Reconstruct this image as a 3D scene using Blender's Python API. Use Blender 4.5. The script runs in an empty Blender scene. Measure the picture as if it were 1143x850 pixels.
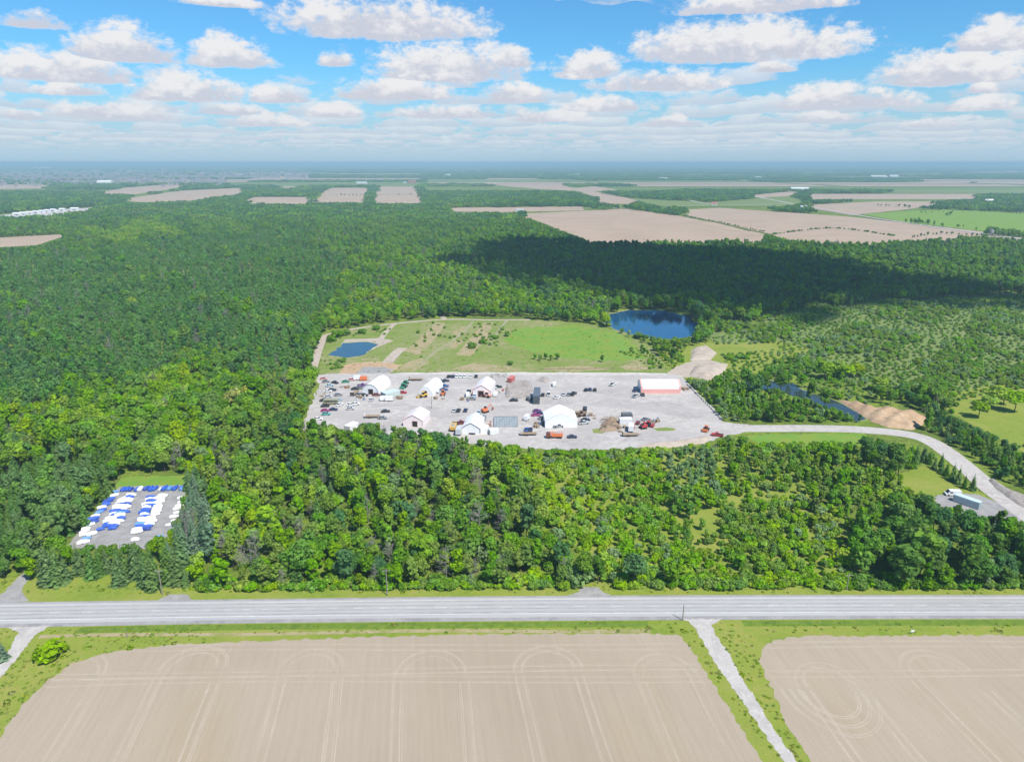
import bpy, bmesh, math, random
import numpy as np
from mathutils import Vector, Matrix
R = math.radians
scene = bpy.context.scene
C = scene.collection
rng = random.Random(7)
nrng = np.random.default_rng(11)

# ------------------------------------------------------------------ camera
FPX, PITCH, CAMH = 787.0, R(17.2), 120.0          # focal length in photo pixels, tilt, height in metres
cam_d = bpy.data.cameras.new('camera'); cam = bpy.data.objects.new('camera', cam_d); C.objects.link(cam)
cam_d.sensor_width = 36; cam_d.lens = 36 * FPX / 1143
cam_d.clip_start = 1; cam_d.clip_end = 200000
cam.location = (0, 0, CAMH); cam.rotation_euler = (math.pi / 2 - PITCH, 0, 0)
scene.camera = cam

def ray(px, py):
    x = (px - 571.5) / FPX; y = (425 - py) / FPX
    cp, sp = math.cos(PITCH), math.sin(PITCH)
    return Vector((x, cp + y * sp, -sp + y * cp))
def P(px, py, z=0.0):                              # photo pixel -> point on the plane z
    d = ray(px, py); t = (z - CAMH) / d.z
    return Vector((d.x * t, d.y * t, z))
def topix(x, y, z=0.0):                            # world (arrays allowed) -> photo pixel
    cp, sp = math.cos(PITCH), math.sin(PITCH)
    dz = z - CAMH
    dep = y * cp - dz * sp; up = y * sp + dz * cp
    return 571.5 + FPX * x / dep, 425 - FPX * up / dep

# ------------------------------------------------------------------ sky, sun, exposure
SUN_EL, SUN_AZ = R(56), R(141)                     # azimuth clockwise from +Y (the view direction): right, a little behind
to_sun = Vector((math.sin(SUN_AZ) * math.cos(SUN_EL), math.cos(SUN_AZ) * math.cos(SUN_EL), math.sin(SUN_EL)))
sun_d = bpy.data.lights.new('sun', 'SUN'); sun = bpy.data.objects.new('sun', sun_d); C.objects.link(sun)
sun_d.energy = 4.2; sun_d.angle = R(0.53); sun_d.color = (1.0, 0.955, 0.89)
sun.rotation_euler = (-to_sun).to_track_quat('-Z', 'Y').to_euler(); sun.location = (0, -50, 400)
scene.view_settings.view_transform = 'Standard'; scene.view_settings.look = 'None'
scene.view_settings.exposure = 0.6; scene.view_settings.gamma = 1.0; scene.view_settings.use_curve_mapping = False
scene.cycles.max_bounces = 8; scene.cycles.diffuse_bounces = 4; scene.cycles.glossy_bounces = 2
scene.cycles.transmission_bounces = 4; scene.cycles.transparent_max_bounces = 6; scene.cycles.volume_bounces = 0
scene.cycles.use_denoising = True

class NT:                                          # tiny node-tree helper
    def __init__(s, tree): s.t = tree
    def n(s, typ, **kw):
        nd = s.t.nodes.new(typ)
        for k, v in kw.items(): setattr(nd, k, v)
        return nd
    def put(s, sock, v):
        if v is None: return
        if isinstance(v, bpy.types.NodeSocket): s.t.links.new(v, sock)
        else: sock.default_value = v
    def m(s, op, a, b=None, c=None, clamp=False):
        nd = s.n('ShaderNodeMath', operation=op, use_clamp=clamp)
        s.put(nd.inputs[0], a); s.put(nd.inputs[1], b); s.put(nd.inputs[2], c)
        return nd.outputs[0]
    def noise(s, vec, scale, detail=3, rough=.55, dist=0.0, lac=2.0):
        nd = s.n('ShaderNodeTexNoise'); s.put(nd.inputs['Vector'], vec)
        nd.inputs['Scale'].default_value = scale; nd.inputs['Detail'].default_value = detail
        nd.inputs['Roughness'].default_value = rough; nd.inputs['Distortion'].default_value = dist
        return nd.outputs['Fac']
    def smooth(s, v, a, b, lo=0.0, hi=1.0):
        nd = s.n('ShaderNodeMapRange', interpolation_type='SMOOTHSTEP')
        s.put(nd.inputs[0], v); s.put(nd.inputs[1], a); s.put(nd.inputs[2], b); s.put(nd.inputs[3], lo); s.put(nd.inputs[4], hi)
        return nd.outputs[0]
    def mix(s, f, a, b, typ='MIX'):
        nd = s.n('ShaderNodeMix', data_type='RGBA', blend_type=typ)
        col = lambda v: (*v, 1.0) if isinstance(v, (tuple, list)) and len(v) == 3 else v
        s.put(nd.inputs[0], f); s.put(nd.inputs[6], col(a)); s.put(nd.inputs[7], col(b))
        return nd.outputs[2]
    def fmix(s, f, a, b):
        nd = s.n('ShaderNodeMix', data_type='FLOAT')
        s.put(nd.inputs[0], f); s.put(nd.inputs[2], a); s.put(nd.inputs[3], b)
        return nd.outputs[0]
    def xyz(s, x, y, z):
        nd = s.n('ShaderNodeCombineXYZ'); s.put(nd.inputs[0], x); s.put(nd.inputs[1], y); s.put(nd.inputs[2], z)
        return nd.outputs[0]

def build_world():
    w = bpy.data.worlds.new('World'); scene.world = w; w.use_nodes = True
    t = w.node_tree; t.nodes.clear(); N = NT(t)
    sky = N.n('ShaderNodeTexSky', sky_type='NISHITA', sun_disc=False)
    sky.sun_elevation = SUN_EL; sky.sun_rotation = SUN_AZ
    sky.altitude = 100; sky.air_density = 1.0; sky.dust_density = 0.6; sky.ozone_density = 2.0
    tint = N.mix(1.0, sky.outputs[0], (.345, .72, .96), 'MULTIPLY')
    sp0 = N.n('ShaderNodeSeparateXYZ'); t.links.new(N.n('ShaderNodeTexCoord').outputs['Generated'], sp0.inputs[0])
    tint = N.mix(N.smooth(N.m('ABSOLUTE', sp0.outputs[2]), .0, .125, .92, 0.0), tint, (2.95, 3.95, 4.8))      # whitish air low over the horizon
    bg = N.n('ShaderNodeBackground'); t.links.new(tint, bg.inputs[0]); bg.inputs[1].default_value = 0.105
    d = N.n('ShaderNodeTexCoord').outputs['Generated']
    nm = N.n('ShaderNodeVectorMath', operation='NORMALIZE'); t.links.new(d, nm.inputs[0]); d = nm.outputs[0]
    sep = N.n('ShaderNodeSeparateXYZ'); t.links.new(d, sep.inputs[0])
    az = N.m('ARCTAN2', sep.outputs[0], sep.outputs[1]); el = N.m('ARCSINE', sep.outputs[2])
    # wind-torn edges: one coarse and one fine noise shared by every cumulus
    ms_ = N.n('ShaderNodeVectorMath', operation='MULTIPLY'); t.links.new(d, ms_.inputs[0]); ms_.inputs[1].default_value = (1, 1, 1.7); dd = ms_.outputs[0]
    n1 = N.noise(dd, 15, 7, .66); n2 = N.noise(dd, 56, 5, .65)
    puff = N.m('ADD', N.m('MULTIPLY', N.m('SUBTRACT', n1, .5), 2.15), N.m('MULTIPLY', N.m('SUBTRACT', n2, .5), 1.3))
    # the large nearby cumulus: x0, x1, top, base in the photograph's directions
    big = [(290, 562, -16, 37), (405, 612, 38, 85), (-20, 172, 48, 87), (60, 218, 21, 64), (200, 314, 34, 71), (130, 295, 74, 109),
           (266, 350, 90, 112), (354, 524, 82, 108), (520, 620, 86, 111), (655, 982, 9, 62), (610, 700, 51, 83), (650, 822, 70, 98),
           (945, 1160, 42, 89), (1030, 1190, 17, 52), (832, 1045, 90, 118), (1072, 1118, 87, 102), (715, 980, -14, 11), (-10, 92, 4, 29),
           (40, 215, 109, 131), (210, 300, 112, 126), (335, 410, 111, 129), (615, 745, 104, 122), (835, 892, 65, 79), (870, 960, 121, 134),
           (350, 400, 54, 72), (30, 130, 88, 104), (195, 300, -6, 6), (540, 600, 45, 72), (1040, 1143, 103, 121), (560, 660, 118, 134),
           (250, 345, 124, 139), (700, 790, 126, 140), (440, 560, 113, 130), (1000, 1080, 128, 141), (-10, 60, 118, 133)]
    fm = ts = None
    for x0, x1, yt, yb in big:
        r = ray((x0 + x1) / 2, yb).normalized(); a0 = math.atan2(r.x, r.y); b0 = math.asin(r.z)
        rt = ray((x0 + x1) / 2, yt).normalized(); h = math.asin(rt.z) - b0
        ra = ray(x1, yb).normalized(); wd = math.atan2(ra.x, ra.y) - a0
        a = N.m('MULTIPLY', N.m('SUBTRACT', az, a0), 1 / wd)
        tt = N.m('MULTIPLY', N.m('SUBTRACT', el, b0), 1 / h)
        tq = N.m('MAXIMUM', N.m('MULTIPLY', tt, .98), N.m('MULTIPLY', tt, -5.0))
        f = N.m('SUBTRACT', 1.0, N.m('ADD', N.m('MULTIPLY', a, a), N.m('MULTIPLY', tq, tq)))
        if fm is None: fm, ts = f, tt
        else:
            g = N.m('GREATER_THAN', f, fm); ts = N.fmix(g, ts, tt); fm = N.m('MAXIMUM', f, fm)
    D = N.m('ADD', N.m('MAXIMUM', fm, -1.6), N.m('MULTIPLY', puff, 1.15))
    al_big = N.smooth(D, .05, .72)
    lit_big = N.smooth(N.m('ADD', ts, N.m('MULTIPLY', puff, 1.1)), -.05, .62)
    # endless rows of smaller cumulus, all the way round, shrinking towards the horizon
    r0, e0, th = 1.27, .0085, .40
    elp = N.m('MAXIMUM', N.m('MULTIPLY', el, N.m('ADD', .8, N.m('MULTIPLY', N.noise(N.xyz(N.m('MULTIPLY', az, 1.0), 0.0, 0.0), 7.0, 2), .4))), .002)
    L = N.m('DIVIDE', N.m('LOGARITHM', N.m('DIVIDE', elp, e0), math.e), math.log(r0))
    k0 = N.m('FLOOR', L)
    al_r = lit_r = None
    for j in (1, 0):
        k = N.m('SUBTRACT', k0, float(j)); ek = N.m('MULTIPLY', e0, N.m('POWER', r0, k))
        tt = N.m('DIVIDE', N.m('SUBTRACT', elp, ek), N.m('MULTIPLY', ek, th))
        u = N.m('DIVIDE', az, ek); off = N.m('MULTIPLY', k, 17.37)
        v = N.xyz(N.m('ADD', N.m('MULTIPLY', u, 0.80), off), N.m('MULTIPLY', N.m('DIVIDE', elp, ek), 1.9), off)
        nz = N.noise(v, 1.0, 5, .58)
        tq = N.m('MAXIMUM', tt, N.m('MULTIPLY', tt, -5.0))
        cov = N.smooth(el, .03, .15, 1.0, -.25)
        f = N.m('SUBTRACT', N.m('ADD', cov, N.m('MULTIPLY', N.m('SUBTRACT', nz, .5), 5.2)), N.m('MULTIPLY', N.m('MULTIPLY', tq, tq), .75))
        a = N.smooth(f, .25, .8); l = N.smooth(N.m('ADD', tt, N.m('MULTIPLY', N.m('SUBTRACT', nz, .5), 2.0)), .0, .95)
        if al_r is None: al_r, lit_r = a, l
        else:
            lit_r = N.fmix(a, lit_r, l); al_r = N.m('SUBTRACT', 1.0, N.m('MULTIPLY', N.m('SUBTRACT', 1.0, al_r), N.m('SUBTRACT', 1.0, a)))
    al_r = N.m('MULTIPLY', al_r, N.m('MULTIPLY', N.smooth(el, .006, .03), N.smooth(el, .45, .9, .8, 0.0)))
    al = N.m('SUBTRACT', 1.0, N.m('MULTIPLY', N.m('SUBTRACT', 1.0, N.m('MULTIPLY', al_r, .88)), N.m('SUBTRACT', 1.0, N.m('MULTIPLY', al_big, .97))))
    lit = N.fmix(al_big, lit_r, lit_big)
    col = N.mix(lit, (.40, .415, .475), (.575, .57, .575))
    col = N.mix(N.smooth(el, .01, .10, .42, 0.0), col, (.38, .45, .53))      # far clouds sink into the air
    bgc = N.n('ShaderNodeBackground'); t.links.new(col, bgc.inputs[0]); bgc.inputs[1].default_value = 1.0
    ms = N.n('ShaderNodeMixShader'); t.links.new(al, ms.inputs[0]); t.links.new(bg.outputs[0], ms.inputs[1]); t.links.new(bgc.outputs[0], ms.inputs[2])
    out = N.n('ShaderNodeOutputWorld'); t.links.new(ms.outputs[0], out.inputs[0])
    w.cycles.sampling_method = 'NONE'
build_world()

# ------------------------------------------------------------------ materials
def new_mat(name):
    m = bpy.data.materials.new(name); m.use_nodes = True; m.node_tree.nodes.clear()
    return m, NT(m.node_tree)
def finish(m, N, col, rough=.9, spec=.2, bump=None, bstr=.3, bdist=.1, metal=0.0):
    b = N.n('ShaderNodeBsdfPrincipled'); N.put(b.inputs['Base Color'], (*col, 1) if isinstance(col, tuple) else col)
    N.put(b.inputs['Roughness'], rough); b.inputs['Specular IOR Level'].default_value = spec; b.inputs['Metallic'].default_value = metal
    if bump is not None:
        bp = N.n('ShaderNodeBump'); bp.inputs['Strength'].default_value = bstr; bp.inputs['Distance'].default_value = bdist
        N.put(bp.inputs['Height'], bump); N.t.links.new(bp.outputs[0], b.inputs['Normal'])
    o = N.n('ShaderNodeOutputMaterial'); N.t.links.new(b.outputs[0], o.inputs[0])
    return m
def objco(N): return N.n('ShaderNodeTexCoord').outputs['Object']
def rotco(N, ang, sx=1.0, sy=1.0):
    mp = N.n('ShaderNodeMapping', vector_type='TEXTURE'); N.t.links.new(objco(N), mp.inputs[0])
    mp.inputs['Rotation'].default_value = (0, 0, -ang); mp.inputs['Scale'].default_value = (1 / sx, 1 / sy, 1)
    return mp.outputs[0]

def mottled(name, cols, scales, rough=.95, bump=.3):
    """ground-like stuff: colours mixed by noises of several sizes"""
    m, N = new_mat(name); co = objco(N); c = cols[0]
    for i, (cc, s) in enumerate(zip(cols[1:], scales)):
        c = N.mix(N.smooth(N.noise(co, s, 5, .6), .38, .64), c, cc)
    g = N.noise(co, 1.7, 4, .7)
    c = N.mix(N.smooth(g, .3, .7, .35, 0.0), c, tuple(v * .55 for v in cols[0]))
    return finish(m, N, c, rough, .15, g, bump, .25)
def plain(name, col, rough=.6, spec=.3, var=.12, metal=0.0):
    m, N = new_mat(name)
    c = N.mix(N.smooth(N.noise(objco(N), 1.3, 4, .65), .3, .72), col, tuple(v * (1 - var) for v in col))
    return finish(m, N, c, rough, spec, metal=metal)
def painted(name, rough=.4, spec=.5, var=.15):
    """takes each object's own colour"""
    m, N = new_mat(name); oi = N.n('ShaderNodeObjectInfo')
    f = N.smooth(N.noise(objco(N), .9, 4, .65), .35, .75, 0.0, var)
    return finish(m, N, N.mix(f, oi.outputs['Color'], (.30, .27, .24)), rough, spec)
def leafy(name, trans=.46, color=None):
    m, N = new_mat(name); oi = N.n('ShaderNodeObjectInfo'); ge = N.n('ShaderNodeNewGeometry')
    hs = N.n('ShaderNodeHueSaturation'); N.put(hs.inputs['Color'], oi.outputs['Color'] if color is None else (*color, 1))
    N.put(hs.inputs['Hue'], N.m('ADD', .487, N.m('MULTIPLY', oi.outputs['Random'], .026)))
    N.put(hs.inputs['Value'], N.m('ADD', .54, N.m('ADD', N.m('MULTIPLY', ge.outputs['Random Per Island'], .72), N.m('MULTIPLY', N.m('FRACT', N.m('MULTIPLY', oi.outputs['Random'], 7.31)), .24))))
    N.put(hs.inputs['Saturation'], N.m('ADD', .88, N.m('MULTIPLY', N.m('FRACT', N.m('MULTIPLY', oi.outputs['Random'], 13.7)), .25)))
    b = N.n('ShaderNodeBsdfPrincipled'); N.t.links.new(hs.outputs[0], b.inputs['Base Color'])
    b.inputs['Roughness'].default_value = .7; b.inputs['Specular IOR Level'].default_value = .08
    tr = N.n('ShaderNodeBsdfTranslucent'); N.t.links.new(hs.outputs[0], tr.inputs[0])
    ms = N.n('ShaderNodeMixShader'); ms.inputs[0].default_value = trans
    N.t.links.new(b.outputs[0], ms.inputs[1]); N.t.links.new(tr.outputs[0], ms.inputs[2])
    o = N.n('ShaderNodeOutputMaterial'); N.t.links.new(ms.outputs[0], o.inputs[0])
    return m
M = {}
M['leaf'] = leafy('leaf'); M['bark'] = plain('bark', (.13, .10, .075), .95, .1, .4)
M['dead_wood'] = plain('dead_wood', (.30, .27, .245), .95, .1, .35)

def m_ground():
    m, N = new_mat('forest_floor'); co = objco(N)
    c = N.mix(N.smooth(N.noise(co, .035, 5, .6), .4, .6), (.110, .165, .022), (.170, .235, .028))
    c = N.mix(N.smooth(N.noise(co, .4, 4, .6), .45, .7), c, (.085, .085, .035))
    return finish(m, N, c, .95, .1)
M['ground'] = m_ground()
def m_soil(name, base, dark, warm, ang):
    m, N = new_mat(name); co = objco(N)
    c = N.mix(N.smooth(N.noise(co, .012, 4, .55), .36, .66), base, dark)
    c = N.mix(N.smooth(N.noise(rotco(N, ang, 1, .3), .045, 5, .6), .5, .72, 0, .8), c, warm)
    c = N.mix(N.smooth(N.noise(rotco(N, ang, 1, .05), 1.1, 4, .65), .35, .7, 0, .26), c, tuple(v * .82 for v in dark))
    row = N.noise(rotco(N, ang, 1, .01), 1.1, 2, .5)
    c = N.mix(N.smooth(row,   .42, .62, 0.0, .16), c, tuple(min(1, v * 1.14) for v in base))
    g = N.noise(co, 3.2, 5, .75)
    c = N.mix(N.smooth(g, .35, .72, .28, 0), c, tuple(v * .6 for v in dark))
    return finish(m, N, c, .95, .1, g, .5, .12)
AX = math.atan2(465 - 571.5, FPX)                  # the direction the farmland is laid out in
M['soil'] = m_soil('tilled_soil', (.392, .322, .240), (.345, .278, .203), (.375, .290, .185), AX)
M['soil_far'] = m_soil('far_soil', (.44, .33, .245), (.38, .285, .205), (.42, .315, .21), .2)
M['track'] = mottled('wheel_track_soil', [(.450, .375, .290), (.405, .332, .250)], [.12], .95, .3)
M['grass'] = mottled('verge_grass', [(.205, .255, .032), (.150, .222, .026), (.285, .280, .065), (.222, .272, .040)], [.11, .045, .5])
M['grass_dark'] = mottled('ditch_grass', [(.120, .195, .022), (.090, .160, .020), (.165, .225, .03)], [.15, .5])
M['grass_rough'] = mottled('rough_grass', [(.205, .230, .058), (.135, .215, .030), (.320, .275, .150), (.180, .250, .048)], [.09, .026, .22])
M['grass_lush'] = mottled('lush_grass', [(.135, .270, .032), (.165, .290, .045), (.215, .275, .040)], [.03, .1])
M['meadow'] = mottled('shrub_meadow_grass', [(.150, .225, .045), (.190, .245, .070), (.110, .195, .032), (.205, .225, .085)], [.03, .08, .3])
M['gravel'] = mottled('crushed_stone', [(.445, .41, .385), (.345, .32, .305), (.51, .475, .445), (.40, .365, .335)], [.018, .05, .3])
M['gravel_damp'] = mottled('damp_gravel', [(.385, .355, .335), (.33, .305, .29), (.43, .395, .37)], [.09, .3])
M['dry_grass'] = mottled('dry_grass', [(.345, .28, .15), (.235, .24, .07), (.38, .305, .19)], [.07, .25])
M['gravel_grey'] = mottled('grey_crushed_stone', [(.30, .285, .275), (.25, .24, .235), (.345, .33, .315)], [.05, .25])
M['gravel_pale'] = mottled('pale_gravel', [(.45, .415, .385), (.385, .35, .32), (.50, .46, .42)], [.08, .4])
M['sand'] = mottled('sand', [(.46, .315, .19), (.51, .37, .24), (.40, .265, .16)], [.09, .4], .95, .6)
M['sand_pale'] = mottled('pale_sand', [(.43, .36, .29), (.37, .295, .225), (.47, .40, .33)], [.07, .35], .95, .6)
M['worn_track'] = mottled('worn_grassy_track', [(.30, .275, .16), (.20, .25, .06), (.36, .31, .22)], [.12, .3])
M['rubble'] = mottled('rubble_earth', [(.33, .29, .26), (.26, .22, .20), (.40, .355, .32)], [.15, .7], .95, .9)

def m_asphalt():
    m, N = new_mat('worn_asphalt'); co = objco(N)
    c = N.mix(N.smooth(N.noise(rotco(N, 0, .02, 1), .9, 4, .6), .3, .7), (.43, .412, .395), (.37, .355, .342))
    c = N.mix(N.smooth(N.noise(rotco(N, 0, .012, 1), 2.4, 3, .6), .42, .66, 0, .55), c, (.31, .305, .31))
    g = N.noise(co, 5, 4, .7); c = N.mix(N.smooth(g, .3, .7, .2, 0), c, (.27, .27, .27))
    return finish(m, N, c, .85, .25, g, .15, .02)
M['asphalt'] = m_asphalt()
M['asphalt_worn'] = mottled('tyre_polished_asphalt', [(.345, .331, .32), (.31, .297, .288), (.375, .36, .347)], [.04, .2], .8, .1)
M['line'] = mottled('worn_road_paint', [(.66, .655, .64), (.52, .515, .51)], [.5], .7, .1)
def m_water(c):
    m, N = new_mat('pond_water'); co = objco(N)
    w = N.noise(co, .8, 4, .6)
    return finish(m, N, c, .07, .5, w, .10, .08)
M['water'] = m_water((.010, .070, .165)); M['creek_water'] = m_water((.028, .045, .045)); M['pond_water'] = m_water((.03, .08, .12))
M['paint'] = painted('vehicle_paint', .32, .55, .10)
M['tarp'] = painted('tarpaulin', .55, .35, .08)
M['steel'] = painted('painted_steel', .55, .4, .25)
M['fabric'] = painted('tent_fabric', .6, .3, .10)
M['glass'] = plain('dark_glass', (.02, .025, .03), .08, .6, .1)
M['rubber'] = plain('tyre_rubber', (.025, .025, .027), .85, .2, .2)
M['dark'] = plain('dark_opening', (.045, .038, .035), .9, .1, .3)
M['metal'] = plain('galvanised_metal', (.42, .43, .44), .45, .5, .2, .4)
M['wood'] = plain('weathered_timber', (.33, .24, .165), .9, .15, .35)
M['pole_wood'] = plain('pole_timber', (.30, .27, .23), .9, .15, .3)
M['concrete'] = plain('concrete', (.47, .45, .43), .9, .2, .22)
M['stone'] = plain('stone', (.40, .375, .35), .95, .15, .3)
M['cloud'] = plain('cloud_white', (.85, .85, .85), 1.0, 0.0, .02)

# ------------------------------------------------------------------ object helpers
def tag(o, label=None, cat=None, group=None, kind=None):
    if label: o['label'] = label
    if cat: o['category'] = cat
    if group: o['group'] = group
    if kind: o['kind'] = kind
    return o
def mesh(name, verts, faces, mat, smooth=False):
    me = bpy.data.meshes.new(name)
    me.from_pydata([tuple(v) for v in verts], [], [tuple(f) for f in faces]); me.update()
    if mat: me.materials.append(mat)
    if smooth: me.polygons.foreach_set('use_smooth', [True] * len(me.polygons))
    return me
def link(name, me, parent=None, color=None, loc=None, rz=None):
    o = bpy.data.objects.new(name, me); C.objects.link(o)
    if parent: o.parent = parent
    if color: o.color = (*color, 1)
    if loc is not None: o.location = loc
    if rz is not None: o.rotation_euler.z = rz
    return o
def empty(name, loc, rz=0.0, label=None, cat=None, group=None):
    o = link(name, None, loc=loc, rz=rz); o.empty_display_size = .5
    return tag(o, label, cat, group)
class B:                                           # collects boxes, prisms and tubes into one mesh
    def __init__(s): s.v, s.f = [], []
    def add(s, v, f):
        k = len(s.v); s.v += [tuple(x) for x in v]; s.f += [tuple(i + k for i in q) for q in f]; return s
    def box(s, c, d, rz=0.0, tx=1.0, ty=1.0):      # centre of the base, size, rotation, top taper
        x, y, z = d[0] / 2, d[1] / 2, d[2]; ca, sa = math.cos(rz), math.sin(rz)
        v = []
        for zz, kx, ky in ((0, 1, 1), (z, tx, ty)):
            for a, b in ((-x, -y), (x, -y), (x, y), (-x, y)):
                a *= kx; b *= ky; v.append((c[0] + a * ca - b * sa, c[1] + a * sa + b * ca, c[2] + zz))
        return s.add(v, [(3, 2, 1, 0), (4, 5, 6, 7), (0, 1, 5, 4), (1, 2, 6, 5), (2, 3, 7, 6), (3, 0, 4, 7)])
    def prism(s, prof, x0, x1):                    # profile in (y, z), extruded along x
        n = len(prof)
        v = [(x0, a, b) for a, b in prof] + [(x1, a, b) for a, b in prof]
        return s.add(v, [tuple(range(n))[::-1], tuple(range(n, 2 * n))] + [(i, (i + 1) % n, n + (i + 1) % n, n + i) for i in range(n)])
    def sprism(s, prof, y0, y1):                   # profile in (x, z), extruded along y
        n = len(prof)
        v = [(a, y0, b) for a, b in prof] + [(a, y1, b) for a, b in prof]
        return s.add(v, [tuple(range(n)), tuple(range(n, 2 * n))[::-1]] + [(i, n + i, n + (i + 1) % n, (i + 1) % n) for i in range(n)])
    def tube(s, p, q, r0, r1, n=6):
        p, q = Vector(p), Vector(q); d = (q - p).normalized(); a = d.orthogonal().normalized(); b = d.cross(a)
        v = []
        for o, r in ((p, r0), (q, r1)):
            for i in range(n):
                w = i * math.tau / n; v.append(o + (a * math.cos(w) + b * math.sin(w)) * r)
        return s.add(v, [tuple(range(n))[::-1], tuple(range(n, 2 * n))] + [(i, (i + 1) % n, n + (i + 1) % n, n + i) for i in range(n)])
    def me(s, name, mat, smooth=False): return mesh(name, s.v, s.f, mat, smooth)
    def obj(s, name, mat, parent=None, color=None, smooth=False): return link(name, s.me(name, mat, smooth), parent, color)

def sheet(name, pts, z, mat, label=None, pix=True, ragged=0.0, kind='structure', parent=None):
    """flat ground sheet from an outline in photo pixels (or metres)"""
    w = [P(*p).xy if pix else Vector(p) for p in pts]
    if ragged:
        out = []
        for i, a in enumerate(w):
            b = w[(i + 1) % len(w)]; n = max(1, min(60, int((b - a).length / (ragged * 2.5))))
            for k in range(n):
                q = a.lerp(b, k / n); out.append(q + Vector((rng.uniform(-1, 1), rng.uniform(-1, 1))) * ragged)
        w = out
    o = link(name, mesh(name, [(q.x, q.y, z) for q in w], [tuple(range(len(w)))], mat), parent)
    if parent is None: tag(o, label, None, None, kind)
    return o
def strip_mesh(bm, pts, width, z):
    pts = [Vector(p) for p in pts]; k = len(bm.v); n = len(pts)
    for i, p in enumerate(pts):
        d = (pts[min(i + 1, n - 1)] - pts[max(i - 1, 0)]).normalized(); o = Vector((-d.y, d.x)) * (width[i] if isinstance(width, list) else width) / 2
        bm.v += [(p.x + o.x, p.y + o.y, z), (p.x - o.x, p.y - o.y, z)]
    bm.f += [(k + 2 * i + 1, k + 2 * i + 3, k + 2 * i + 2, k + 2 * i) for i in range(n - 1)]
def smooth_line(pts, k=8):
    pts = [Vector(p) for p in pts]; out = []
    for i in range(len(pts) - 1):
        p0, p1, p2, p3 = pts[max(i - 1, 0)], pts[i], pts[i + 1], pts[min(i + 2, len(pts) - 1)]
        for j in range(k):
            t = j / k
            out.append(.5 * ((2 * p1) + (p2 - p0) * t + (2 * p0 - 5 * p1 + 4 * p2 - p3) * t * t + (3 * p1 - p0 - 3 * p2 + p3) * t ** 3))
    return out + [pts[-1]]
def path(name, pix, width, z, mat, label):
    b = B(); strip_mesh(b, smooth_line([P(*p).xy for p in pix]), width, z)
    return tag(b.obj(name, mat), label, kind='structure')
def inside(x, y, poly):
    x = np.asarray(x, float); y = np.asarray(y, float); r = np.zeros(x.shape, bool); n = len(poly)
    for i in range(n):
        x0, y0 = poly[i]; x1, y1 = poly[(i + 1) % n]
        if y0 == y1: continue
        c = ((y0 > y) != (y1 > y)) & (x < (x1 - x0) * (y - y0) / (y1 - y0) + x0); r ^= c
    return r

# ------------------------------------------------------------------ ground, road, fields, water
sheet('ground', [(-42000, -3000), (42000, -3000), (42000, 42000), (-42000, 42000)], 0.0, M['ground'], 'flat wooded land reaching the horizon', pix=False)
sheet('grass_verge', [(-620, -40), (620, -40), (620, 160), (620, 188), (300, 188), (-300, 186), (-620, 180)], .02, M['grass'], 'green grass on both sides of the road', pix=False)

def extend(pts, far=620):
    w = [P(*p).xy for p in pts]
    a = w[0] + (w[0] - w[1]).normalized() * (far + w[0].x); b = w[-1] + (w[-1] - w[-2]).normalized() * (far - w[-1].x)
    return [a.lerp(w[0], k / 20) for k in range(20)] + smooth_line(w, 6) + [w[-1].lerp(b, k / 20) for k in range(1, 21)]
far_e = extend([(0, 672), (200, 669.3), (340, 667.5), (520, 665.3), (760, 663.9), (950, 663.6), (1143, 663.5)])
near_e = extend([(0, 700.5), (200, 696.5), (340, 694.6), (520, 693.2), (760, 691.6), (950, 690.8), (1143, 690.5)])
def across(f, i): return far_e[i].lerp(near_e[i], f)
def band(b, f0, f1, z, i0=0, i1=None):
    k = len(b.v); i1 = len(far_e) if i1 is None else i1
    for i in range(i0, i1):
        p, q = across(f0, i), across(f1, i); b.v += [(p.x, p.y, z), (q.x, q.y, z)]
    n = i1 - i0
    b.f += [(k + 2 * i, k + 2 * i + 1, k + 2 * i + 3, k + 2 * i + 2) for i in range(n - 1)]
b = B(); band(b, 0, 1, .045); tag(b.obj('road_shoulder', M['gravel_grey']), 'grey gravel shoulder along the road', kind='structure')
b = B(); band(b, .07, .86, .052); road = tag(b.obj('road', M['asphalt']), 'worn grey two-lane road', kind='structure')
b = B()
for f0, f1 in ((.185, .235), (.335, .395), (.485, .54), (.625, .69)): band(b, f0, f1, .056)
b.obj('wheel_band', M['asphalt_worn'], road)
b = B(); band(b, .142, .157, .06); band(b, .712, .732, .06); b.obj('edge_line', M['line'], road)
b = B()
cl = [across(.437, i) for i in range(len(far_e))]; cu = [across(.451, i) for i in range(len(far_e))]
acc = 0.0
for i in range(len(cl) - 1):
    seg = (cl[i + 1] - cl[i]).length; n = max(1, int(seg / 9))
    for k in range(n):
        t0, t1 = k / n, k / n + .36 / n
        q = [cl[i].lerp(cl[i + 1], t0), cu[i].lerp(cu[i + 1], t0), cu[i].lerp(cu[i + 1], t1), cl[i].lerp(cl[i + 1], t1)]
        b.add([(p.x, p.y, .06) for p in q], [(0, 1, 2, 3)])
b.obj('centre_line', M['line'], road)

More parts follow.
